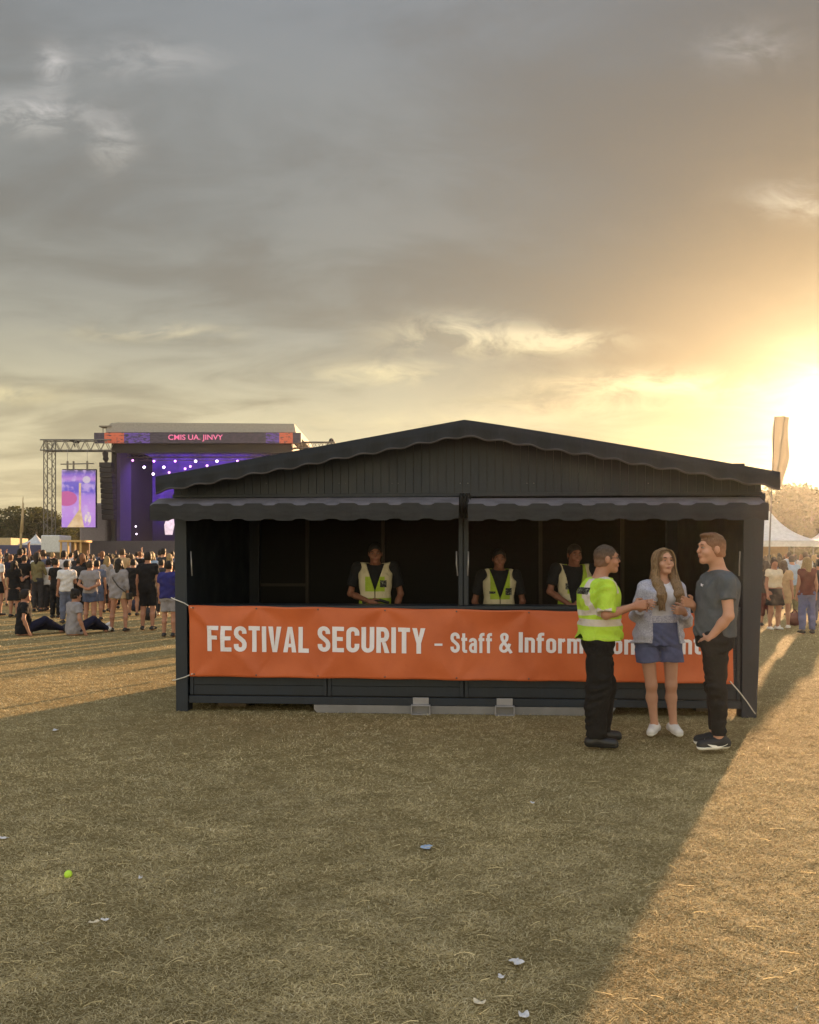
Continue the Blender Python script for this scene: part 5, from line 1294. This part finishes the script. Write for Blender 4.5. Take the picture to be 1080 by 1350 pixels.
def back_mat():
    m = bpy.data.materials.new('stage_screen_purple'); t = NT(m); c = t.n('ShaderNodeTexCoord').outputs['Generated']; sp = t.n('ShaderNodeSeparateXYZ'); t.l(c, sp.inputs[0])
    x, z = sp.outputs[0], sp.outputs[2]; n = t.noise(t.mapping(c, (9, 1, 4)), 1.5, 4)
    core = t.m('MULTIPLY', t.rng(x, .05, .24, 0, 1, True), t.rng(x, .95, .72, 0, 1, True)); core = t.m('MULTIPLY', core, t.rng(z, .0, .55, .12, 1, True)); core = t.m('MULTIPLY', core, t.rng(n, .3, .65, .45, 1.1))
    col = t.mix(core, S(48,36,76), S(110,66,215)); t.princ((.01,.01,.02,1), .6, 0, None, .2, col, t.m('ADD', t.m('MULTIPLY', core, .15), .04)); return m
b = MB(); rect(b, 152, 597, 380, 713, SY+11, SY+11.3); sb('screen_wall', b, back_mat())
b = MB(); x0, _ = A(152, 590); x1, _ = A(185, 590, SY+9)
b.hexa([(x0, SY+.4, A(0,713)[1]), (x0+.3, SY+.4, A(0,713)[1]), (x1+.2, SY+10, A(0,713)[1]), (x1-.1, SY+10, A(0,713)[1]), (x0, SY+.4, A(0,590)[1]), (x0+.3, SY+.4, A(0,590)[1]), (x1+.2, SY+10, A(0,590)[1]), (x1-.1, SY+10, A(0,590)[1])]); sb('wing_drape', b, mat('wing_drape', (.05,.035,.09,1), .8, emit=S(70,50,110), es=.05))  # drape given a faint purple glow in place of stage light
b = MB()
for k in range(2):
    y = SY+3+4*k; x0, z0 = A(155, 603+4*k, y); x1, _ = A(378, 603, y)
    for dz in (0, .35): b.tube([(x0, y, z0+dz), (x1, y, z0+dz)], .04, 5)
    for i in range(36): b.tube([(x0+(x1-x0)*i/36, y, z0+(.35 if i % 2 else 0)), (x0+(x1-x0)*(i+1)/36, y, z0+(0 if i % 2 else .35))], .025, 4)
sb('lighting_truss', b, ALU)
# lamps
PKL = mat('lamp_glow_pink', (.8,.4,.9,1), .5, emit=(1.0,.36,.95,1), es=.9); WHL = mat('lamp_glow_white', (1,.9,1,1), .5, emit=(1.0,.85,1.0,1), es=1.6)
for i, (px, py, wh) in enumerate([(175,607,0),(203,608,0),(231,608,0),(258,608,1),(286,608,1),(313,608,0),(190,616,1),(216,616,1),(202,625,1),(223,623,0),(244,618,0),(251,615,0),(273,614,0),(179,694,2),(180,704,2)]):
    Y = SY+2.9+(i % 3); p = at(px, py, Y); o = empty('stage_lamp', p, label=f"{('small dim', 'bright white', 'dim ghostly')[wh] if wh else 'pink'} stage lamp hanging in the purple light of the stage", cat='stage lamp', group=('pink stage lamps', 'white stage lamps', 'low stage lamps')[wh])
    r = (.12, .13, .08)[wh]
    b = MB(); b.tube([(0,.5,.12),(0,.15,.03),(0,.02,0)], [r*.7, r*.9, r*1.1], 12); b.build('housing', BLK, o, True)
    b = MB(); b.ball((0,-.0,0), r*(1 if wh else .95), 12, sc=(1,.45,1)); b.build('lens', PKL if wh == 0 else WHL, o, True)
for px, py, w, h_ in ((223, 692, 13, 26),):
    b = MB(); p0 = at(px-w/2, py-h_/2, SY+8); p1 = at(px+w/2, py+h_/2, SY+8); pts = [(p0.x+.1,p1.z),(p1.x-.2,p1.z),(p1.x,(p0.z+p1.z)/2),(p1.x-.1,p0.z),(p0.x+.3,p0.z-.2),(p0.x,(p0.z+p1.z)/2)]
    b.prism(pts, SY+8, SY+8.15); tag(b.build('stage_screen', mat('screen_glow', (.6,.55,.5,1), .6, emit=S(225,205,190), es=.28, var=.5, vs=2)), 'small bright screen at the foot of the stage backdrop beside the kiosk', 'screen')
# PA arrays
pa = empty('speaker_array', at(140, 640, SY-1), label='tall black hanging loudspeaker column at the edge of the stage', cat='loudspeaker')
for i in range(11):
    b = MB(); p0 = at(132.5+i*.35, 610+i*6.9, SY-1)-pa.location; p1 = at(148.5+i*.35, 610+i*6.9+6.3, SY-1)-pa.location; b.box((p0.x, -.35, p1.z), (p1.x, .5, p0.z)); b.build('cabinet', BLK, pa, bevel=.03)
b = MB(); p0 = at(140, 610, SY-1)-pa.location; p1 = at(138.5, 594, SY-1)-pa.location; b.tube([p0, p0.lerp(p1, .3), p0.lerp(p1, .5), p0.lerp(p1, .8), p1], [.08,.28,.22,.28,.05], 8); b.build('hoist', BLK, pa, True)
# trusses
def truss(mb, p, q, w, n, r=.045, r2=.028):
    p, q = Vector(p), Vector(q); d = (q-p).normalized(); a = d.cross(Vector((0,1,0))); a = (a if a.length > .1 else Vector((1,0,0))).normalized(); c = d.cross(a).normalized()
    cs = [(a*sx+c*sy)*w/2 for sx, sy in ((-1,-1),(1,-1),(1,1),(-1,1))]
    for o_ in cs: mb.tube([p+o_, q+o_], r, 5)
    for i in range(n):
        s0, s1 = p.lerp(q, i/n), p.lerp(q, (i+1)/n)
        for k in range(4):
            o0, o1 = cs[k], cs[(k+1) % 4]
            mb.tube([s0+(o0 if i % 2 else o1), s1+(o1 if i % 2 else o0)], r2, 4, cap=False)
tw = empty('scaffold_tower', at(65, 735, SY-1), label='slim lattice tower and cross beam holding the screen left of the stage', cat='scaffold')
def twb(name, b, m=ALU, root=tw): o = b.build(name, m, root); o.matrix_parent_inverse = Matrix.Translation(-root.location); return o
b = MB(); p = at(65.5, 712, SY-1); q = at(65.5, 582, SY-1); truss(b, (p.x, SY-1, 0), q, .75, 18, .05, .03); twb('mast', b)
b = MB(); p = at(56, 587.5, SY-1); q = at(149, 587.5, SY-1); truss(b, p, q, .95, 14, .06, .035); twb('beam', b)
b = MB(); p = at(97, 578, SY-1); b.prism([(p.x-.5, p.z-.1), (p.x+.5, p.z-.25), (p.x+.4, p.z-.45), (p.x-.1, p.z-.35)], SY-1.2, SY-.8); b.tube([(p.x, SY-1, p.z-.3), (p.x+.15, SY-1, p.z-.8)], .05, 5); twb('flood_light', b, BLK)
tr = empty('scaffold_tower', at(420, 735, SY+2), label='lattice beam with a lamp reaching out past the far end of the stage roof', cat='scaffold')
b = MB(); p = at(386, 587, SY+2); q = at(442, 587, SY+2); truss(b, p, q, .55, 12, .05, .03); twb('beam', b, ALU, tr)
b = MB(); p = at(436, 735, SY+2); q = at(436, 583, SY+2); truss(b, (p.x, SY+2, 0), q, .6, 18, .05, .03); twb('mast', b, ALU, tr)
b = MB(); p = at(437, 581, SY+2); b.ball(p, .25, 8); b.tube([p, p-Vector((0,0,.5))], .08, 5); twb('flood_light', b, BLK, tr)
# roof corner frame
b = MB(); p = at(139, 562, SY-.5); b.box((p.x-.55, SY-.6, p.z-.06), (p.x+.55, SY+.4, p.z+.06)); 
for dx in (-.3, .0, .3): b.tube([(p.x+dx, SY-.3, p.z), (p.x+dx, SY-.3, p.z-.6)], .04, 5)
sb('roof_bracket', b, ALU)
# portrait screen
def art_mat():
    m = bpy.data.materials.new('portrait_screen_art'); t = NT(m); c = t.n('ShaderNodeTexCoord').outputs['Generated']; sp = t.n('ShaderNodeSeparateXYZ'); t.l(c, sp.inputs[0]); x, z = sp.outputs[0], sp.outputs[2]
    n = t.noise(t.mapping(c, (5, 1, 8)), 1.0, 4); cl = t.noise(t.mapping(c, (3, 1, 5), (2,0,3)), 1.3, 3)
    col = t.ramp(z, [(0, S(178,130,215)), (.35, S(190,140,215)), (.55, S(170,128,215)), (.62, S(98,80,190)), (.78, S(110,95,190)), (.84, S(185,130,205)), (.93, S(120,90,190)), (1, S(84,76,96))])
    col = t.mix(t.rng(cl, .5, .62, 0, .75), col, S(200,170,222))
    rx = t.m('DIVIDE', t.m('SUBTRACT', x, .15), .32); rz_ = t.m('DIVIDE', t.m('SUBTRACT', z, .50), .13); bl = t.m('LESS_THAN', t.m('ADD', t.m('MULTIPLY', rx, rx), t.m('MULTIPLY', rz_, rz_)), 1)
    col = t.mix(bl, col, S(190,90,150))
    # tan spire with a flared foot
    wd = t.m('ADD', .035, t.m('MULTIPLY', t.m('MAXIMUM', t.m('SUBTRACT', .30, z), 0), .75)); cen = t.m('ADD', .56, t.m('MULTIPLY', t.m('MAXIMUM', t.m('SUBTRACT', .30, z), 0), -.45))
    sp_ = t.m('MULTIPLY', t.m('LESS_THAN', t.m('ABSOLUTE', t.m('SUBTRACT', x, cen)), wd), t.m('LESS_THAN', z, .77)); col = t.mix(sp_, col, t.mix(t.rng(n, .4, .6, 0, 1), S(200,165,120), S(222,190,150)))
    rx = t.m('DIVIDE', t.m('SUBTRACT', x, .76), .12); rz_ = t.m('DIVIDE', t.m('SUBTRACT', z, .83), .06); col = t.mix(t.m('LESS_THAN', t.m('ADD', t.m('MULTIPLY', rx, rx), t.m('MULTIPLY', rz_, rz_)), 1), col, S(200,185,200))
    rx = t.m('DIVIDE', t.m('SUBTRACT', x, .80), .10); rz_ = t.m('DIVIDE', t.m('SUBTRACT', z, .15), .12); col = t.mix(t.m('MULTIPLY', t.m('LESS_THAN', t.m('ADD', t.m('MULTIPLY', rx, rx), t.m('MULTIPLY', rz_, rz_)), 1), t.rng(n, .45, .55, 0, 1)), col, S(228,215,190))
    t.princ((.02,.02,.02,1), .5, 0, None, .3, col, .33*1.0); return m
ps = empty('video_screen', at(103, 658, SY-3), label='upright purple and pink video screen with a tan spire picture hanging left of the stage', cat='video screen')
b = MB(); p0 = at(81.3, 619.5, SY-3)-ps.location; p1 = at(124.5, 695, SY-3)-ps.location; b.box((p0.x, 0, p1.z), (p1.x, .25, p0.z)); b.build('display', art_mat(), ps)
b = MB(); b.box((p0.x-.05, .26, p1.z-.05), (p1.x+.05, .5, p0.z+.1)); b.build('casing', BLK, ps)
b = MB()
for px in (89, 97, 115):
    q0 = at(px, 619, SY-3)-ps.location; q1 = at(px, 608, SY-3)-ps.location; b.tube([q0, q1], .09, 6)
q0 = at(80, 612, SY-3)-ps.location; q1 = at(124, 611, SY-3)-ps.location; b.tube([q0, q1], .05, 6); b.build('hanging_bar', ALU, ps)
b = MB()
for px in (89, 115):
    q0 = at(px, 608, SY-3)-ps.location; b.tube([q0, at(px, 593, SY-1.5)-ps.location], .02, 4)
b.build('hanging_cable', ALU, ps)
# grey boxes and booths behind the crowd
def boxthing(name, px0, py0, px1, py1, Y, depth, m, label, cat, bevel=.05):
    x0, z1 = A(px0, py0, Y); x1, z0 = A(px1, py1, Y); b = MB(); b.box((0, 0, 0), (x1-x0, depth, z1)); o = b.build(name, m, None, bevel=bevel, loc=(x0, Y, 0)); tag(o, label, cat); return o
tent = mat('tent_pvc', S(196,198,200), .6, bs=.1, bscale=3); GB = mat('grey_drape', S(132,124,130), .8, bs=.2, bscale=4)
boxthing('equipment_tent', 104, 663, 142, 715, SY+3, 4, GB, 'tall grey draped box between the portrait screen and the stage', 'tent', .25)
bo = empty('wooden_booth', (A(93, 700, 62)[0], 62, 0), label='open tan timber booth frame standing behind the crowd under the portrait screen', cat='booth')
TAN = mat('tan_timber', S(196,160,104), .8); w2 = (106.5-78.5)/FPX*62/2; zt = A(0, 712, 62)[1]
for x in (-w2, -w2*.33, w2*.33, w2-.12): b = MB(); b.box((x, 0, 0), (x+.12, .12, zt-.16)); b.build('post', TAN, bo)
b = MB(); b.box((-w2-.05, -.1, zt-.15), (w2+.05, 2.0, zt)); b.build('roof', TAN, bo)
b = MB(); b.box((-w2+.1, 1.8, 0), (w2-.1, 1.9, zt-.16)); b.build('back_panel', mat('booth_panel', S(120,92,60), .8), bo)
tk = empty('equipment_truck', (A(66, 712, 70)[0], 70, 0), label='pale grey flat-roofed trailer parked beside the wooden booth', cat='trailer')
w2 = (78-53)/FPX*70/2; b = MB(); b.box((-w2, 0, 2.0), (w2, 2.5, A(0,705.5,70)[1])); b.build('roof_box', tent, tk, bevel=.1); b = MB(); b.box((-w2*.95, .1, .5), (w2*.95, 2.4, 1.99)); b.build('body', mat('trailer_brown', S(90,76,56), .8), tk)
for x in (-w2*.6, w2*.6): b = MB(); b.tube([(x, -.02, .4), (x, .2, .4)], .4, 14); b.build('wheel', BLK, tk)
def peak_tent(name, pxc, py_peak, px0, px1, py_eave, Y, label, wall=True, root_py=None):
    c = at(pxc, 735, Y); ze = A(0, py_eave, Y)[1]; zp = A(0, py_peak, Y)[1]; w = (px1-px0)/FPX*Y/2; r0 = empty(name, (c.x, Y+w, 0), label=label, cat='tent')
    n = 24; m_ = 12; vs = []; 
    for i in range(m_+1):
        t_ = i/m_; rad = w*(1-t_); zz = ze+(zp-ze)*(t_**1.75)
        for j in range(n):
            a = 2*math.pi*j/n; cx, cy = math.cos(a), math.sin(a); q = 1/max(abs(cx), abs(cy)); q = q*(1-t_)+1*t_*1.0 if t_ < 1 else 1
            vs.append((cx*q*rad, cy*q*rad, zz))
    b = MB(); b.add(vs, [(i*n+j, i*n+(j+1) % n, (i+1)*n+(j+1) % n, (i+1)*n+j) for i in range(m_) for j in range(n)]); b.build('canopy', tent, r0, True, solid=.03)
    b = MB(); b.box((-w, -w-.02, ze-.28), (w, -w+.02, ze-.02)); b.build('valance', tent, r0)
    for sx in (-1, 1):
        for sy in (-1, 1): b = MB(); b.tube([(sx*(w-.05), sy*(w-.05), 0), (sx*(w-.05), sy*(w-.05), ze)], .05, 8); b.build('leg', ALU, r0)
    b = MB(); b.tube([(0,0,zp-.1),(0,0,zp+.25)], [.05,.02], 6); b.build('finial', ALU, r0)
    if wall: b = MB(); b.box((-w+.1, w-.1, 0), (w-.1, w-.05, ze-.05)); b.build('back_wall', mat('tent_wall_tan', S(150,124,92), .8), r0)
    return r0
peak_tent('marquee', 1037, 670, 984, 1090, 713, 40, 'white high-peaked marquee beyond the crowd right of the kiosk')
peak_tent('marquee', 40, 704, 23, 55, 717, 84, 'small white peaked tent among the trees left of the trailer', False)
peak_tent('marquee', 1100, 697, 1072, 1128, 716, 60, 'white tent mostly outside the frame beyond the high-peaked marquee', False)
boxthing('market_stall', -14, 709, 14, 722, 86, 4, mat('stall_cream', S(186,168,132), .8), 'cream stall roof at the frame edge beyond the crowd', 'stall')
boxthing('site_barrier', -20, 718.5, 78, 726, 80, .2, mat('barrier_blue', S(64,66,100), .7), 'long blue-grey barrier behind the heads of the crowd', 'barrier')
# bare pole and feather flag
b = MB(); p = at(27, 735, 70); q = at(30.5, 655, 70); b.tube([(p.x, 70, 0), (p.x+.05, 70, q.z*.55), (q.x, 70, q.z)], [.13,.10,.03], 8)
b.tube([(p.x+.09, 70, q.z*.55), (q.x+.02, 70, q.z*.92)], [.16,.06], 8); tag(b.build('flagpole', mat('pole_wood', S(170,150,115), .7), None, True), 'thin pale pole with a furled flag in front of the trees', 'flagpole')
fl = empty('feather_flag', (at(1014, 735, 25).x, 25, 0), label='tall narrow translucent feather flag rising beyond the kiosk roof beside the sun', cat='flag')
b = MB(); p0 = at(1014, 735, 25)-fl.location; p1 = at(1021.5, 549, 25)-fl.location; b.tube([(0,0,0), (0,0,1.5), p0.lerp(p1, .5), p1], [.03,.028,.02,.012], 8); b.build('pole', ALU, fl, True)
b = MB(); vs = []; n = 30
for i in range(n+1):
    f_ = i/n; py = 549+(641-549)*f_; pl_ = 1021.5-f_*3.2; wr_ = (20 if f_ < .05 else 20-3*f_-6*max(0, f_-.6)/.4)
    for k in range(9):
        g_ = k/8; q = at(pl_+wr_*g_, py+(-1+2*g_)*.5, 25)-fl.location; q.y = .09*math.sin(g_*9+f_*3)+.07*math.sin(g_*19+f_*7); vs.append(q)
b.add(vs, [(i*9+k, i*9+k+1, i*9+10+k, i*9+9+k) for i in range(n) for k in range(8)])
m = bpy.data.materials.new('flag_cloth'); t = NT(m); pr = t.princ(S(168,164,154), .8); tr_ = t.n('ShaderNodeBsdfTranslucent'); tr_.inputs[0].default_value = S(200,190,168); ms = t.n('ShaderNodeMixShader'); ms.inputs[0].default_value = .18
o_ = [x for x in t.nt.nodes if x.type == 'OUTPUT_MATERIAL'][0]; t.l(pr.outputs[0], ms.inputs[1]); t.l(tr_.outputs[0], ms.inputs[2]); t.l(ms.outputs[0], o_.inputs[0])
b.build('sail', m, fl, True)
# ------------------------------------------------------------------ trees
LEAF = bpy.data.materials.new('tree_leaves'); t = NT(LEAF); at_ = t.n('ShaderNodeAttribute'); at_.attribute_name = 'tone'
pr = t.princ(t.mix(at_.outputs['Fac'], (.035,.042,.016,1), (.085,.082,.03,1)), .8, 0, None, .2); tr_ = t.n('ShaderNodeBsdfTranslucent'); tr_.inputs[0].default_value = (.10,.10,.02,1); ms = t.n('ShaderNodeMixShader'); ms.inputs[0].default_value = .25
o_ = [x for x in t.nt.nodes if x.type == 'OUTPUT_MATERIAL'][0]; t.l(pr.outputs[0], ms.inputs[1]); t.l(tr_.outputs[0], ms.inputs[2]); t.l(ms.outputs[0], o_.inputs[0])
BARK = mat('bark', (.06,.045,.03,1), .9, bs=.5, bscale=8)
def tree_meshes(seed):
    r = np.random.RandomState(seed); n_c = 34; cen = []
    for i in range(n_c):
        a = r.rand()*6.28; e = r.rand(); rad = (.25+.75*r.rand()**.5)*(1-.45*abs(e-.4)*1.4); cen.append((math.cos(a)*rad*.42, math.sin(a)*rad*.42, .22+e*.72, .10+.07*r.rand()))
    per = 150; V = []; T_ = []
    for cx, cy, cz, rr in cen:
        d = r.randn(per, 3); d /= np.linalg.norm(d, axis=1)[:,None]; p = np.array((cx, cy, cz))+d*rr*(.55+.45*r.rand(per,1))*np.array((1.15,1.15,.8))
        a = r.randn(per,3); a /= np.linalg.norm(a, axis=1)[:,None]; b_ = np.cross(a, r.randn(per,3)); b_ /= np.linalg.norm(b_, axis=1)[:,None]; s_ = (.014+.016*r.rand(per,1))
        V.append(np.stack([p-a*s_, p-b_*s_*.6, p+a*s_, p+b_*s_*.6], 1).reshape(-1,3)); T_.append(r.rand(per)*.6+.4*r.rand())
    V = np.concatenate(V); Q = np.arange(len(V)).reshape(-1,4)
    tk_ = MB(); tk_.tube([(0,0,0),(.01,0,.15),(.0,.01,.4),(.01,0,.75)], [.035,.026,.018,.006], 8)
    for i in range(7):
        c = cen[i*4]; z = .2+.06*i; tk_.tube([(0,0,z),(c[0]*.5,c[1]*.5,(z+c[2])/2+.02),(c[0],c[1],c[2])], [.013,.009,.004], 6)
    return V, Q, np.concatenate(T_), tk_
TM = {}
def tree(px, Y, py_top, wide, k, label, group):
    H = EYE+(HY-py_top)/FPX*Y; p = at(px, 735, Y); r0 = empty('tree', (p.x, Y, 0), rng.random()*6.28, label=label, cat='tree', group=group)
    if k not in TM:
        V_, Q_, T_, tb = tree_meshes(100+k); o = np_mesh('crown', V_, Q_, LEAF, smooth=False); a = o.data.attributes.new('tone', 'FLOAT', 'FACE'); a.data.foreach_set('value', T_.astype(np.float32))
        o2 = tb.build('trunk', BARK, None, True); TM[k] = (o.data, o2.data); o.parent = r0; o2.parent = r0
    else:
        for nm, d_ in zip(('crown', 'trunk'), TM[k]): o = bpy.data.objects.new(nm, d_); COL.objects.link(o); o.parent = r0
    r0.scale = (H*wide, H*wide, H)
LT_ = [(-14,128,690,1.1),(6,132,686,1.2),(22,126,676,1.1),(38,130,668,1.25),(54,127,671,1.2),(70,133,677,1.2),(86,131,684,1.1),(100,136,690,1.2)]
for i, (px, Y, py, w) in enumerate(LT_):
    tree(px, Y, py, w, i % 3, ['outermost dark tree at the frame edge beyond the stalls', 'low rounded tree behind the cream stall', 'rounded tree directly behind the bare pole', 'tallest dark tree just past the bare pole', 'dense tree between the pole and the lattice tower', 'tree seen through the lattice tower', 'tree behind the foot of the portrait screen', 'low tree behind the grey draped box'][i], 'trees left of the stage')
RT_ = [(985,112,664,1.2),(1004,108,656,1.1),(1020,114,649,1.2),(1038,110,644,1.2),(1054,116,641,1.25),(1070,111,640,1.2),(1088,115,643,1.2),(1106,112,650,1.1)]
for i, (px, Y, py, w) in enumerate(RT_):
    tree(px, Y, py, w, i % 3, ['tree hidden mostly behind the kiosk roof corner', 'hazy tree just beyond the kiosk awning end', 'sunlit tree behind the foot of the feather flag', 'hazy tree above the marquee peak', 'broad hazy tree above the marquee slope', 'tallest hazy tree under the sun glow', 'hazy tree cut by the frame edge', 'tree just outside the frame past the others'][i], 'hazy trees right of the kiosk')
# far woodland belt, one mass
r_ = np.random.RandomState(5); n = 26000; X = (r_.rand(n)-.5)*520; Yw = 190+r_.rand(n)*14; top = 5.2+1.6*np.sin(X*.06)+1.3*np.sin(X*.19+2)+.6*np.sin(X*.7); Z = r_.rand(n)*top
a = r_.randn(n,3); a /= np.linalg.norm(a, axis=1)[:,None]; b2 = np.cross(a, r_.randn(n,3)); b2 /= np.linalg.norm(b2, axis=1)[:,None]; P = np.stack([X,Yw,Z],1)
V = np.stack([P-a*.9,P-b2*.6,P+a*.9,P+b2*.6],1).reshape(-1,3)
o = np_mesh('woods', V, np.arange(len(V)).reshape(-1,4), LEAF, smooth=False); tag(o, 'far low belt of woods along the horizon', kind='stuff')
# ------------------------------------------------------------------ litter
def scrap(px, py, w, d_, col, label, cat='litter', seed=0, name='paper_scrap'):
    w *= .8; d_ *= .8; r = random.Random(seed); p = gnd(px, py); b = MB(); n = 5; vs = []
    for i in range(n+1):
        for k in range(n+1):
            vs.append(((i/n-.5)*w*(1+.15*math.sin(k+seed)), (k/n-.5)*d_, .010+.005*math.sin(i*1.3+seed)*math.sin(k*1.1)+.004*((i/n-.5)**2)*4))
    b.add(vs, [(k*(n+1)+i, k*(n+1)+i+1, (k+1)*(n+1)+i+1, (k+1)*(n+1)+i) for k in range(n) for i in range(n)]); o = b.build(name, mat('paper_'+col, C_[col], .6, var=.1), None, False, loc=p+Vector((0,0,.008)), rz=r.uniform(-.5,.5), solid=.001); tag(o, label, cat)
scrap(563, 1121, .062, .075, 'lblue', 'pale blue crumpled scrap lying mid-lawn in the kiosk shadow', seed=1)
scrap(681, 1274, .052, .055, 'white', 'cream white folded scrap, the brightest litter in the lower shade', seed=2)
scrap(661, 1294, .03, .03, 'white', 'tiny white scrap just below the folded cream one', seed=3)
scrap(632, 1328, .05, .03, 'cream', 'curled dry leaf-like scrap near the frame bottom', seed=4)
scrap(691, 1345, .04, .04, 'white', 'white scrap cut by the bottom of the frame', seed=5)
scrap(124, 1221, .05, .022, 'cream', 'thin cream strip lying in the lower grass', seed=6)
scrap(139, 1218, .04, .022, 'white', 'thin white strip touching the cream strip', seed=7)
scrap(5, 1109, .06, .03, 'white', 'white strip at the edge of the frame above the lime dot', seed=8)
scrap(702, 1062, .03, .04, 'white', 'small white fleck on the shaded grass below the kiosk', seed=9)
scrap(73, 965, .05, .08, 'white', 'small pale fleck near the sunlit grass band', seed=10)
scrap(185, 1162, .02, .03, 'white', 'tiny pale curl in the grass beside the lime dot', seed=11)
p = gnd(90, 1158); b = MB(); b.ball((0,0,.02), .0195, 16); tag(b.build('lime_dot', mat('lime_green', S(190,232,70), .7), None, True, loc=p), 'small lime green dot shaped as a ball in the grass', 'ball')  # bright green dot modelled as a small sphere on the grass
print('far', time.time()-T0)

al = bpy.data.lights.new('stage_wash', 'AREA'); al.shape = 'RECTANGLE'; al.size = 14; al.size_y = 3; al.energy = 450; al.color = (.42, .22, 1.0)
ao = bpy.data.objects.new('stage_wash', al); COL.objects.link(ao); ao.location = (A(268, 600)[0], SY+4, A(0, 600)[1]); ao.rotation_euler = (R(18), 0, 0)
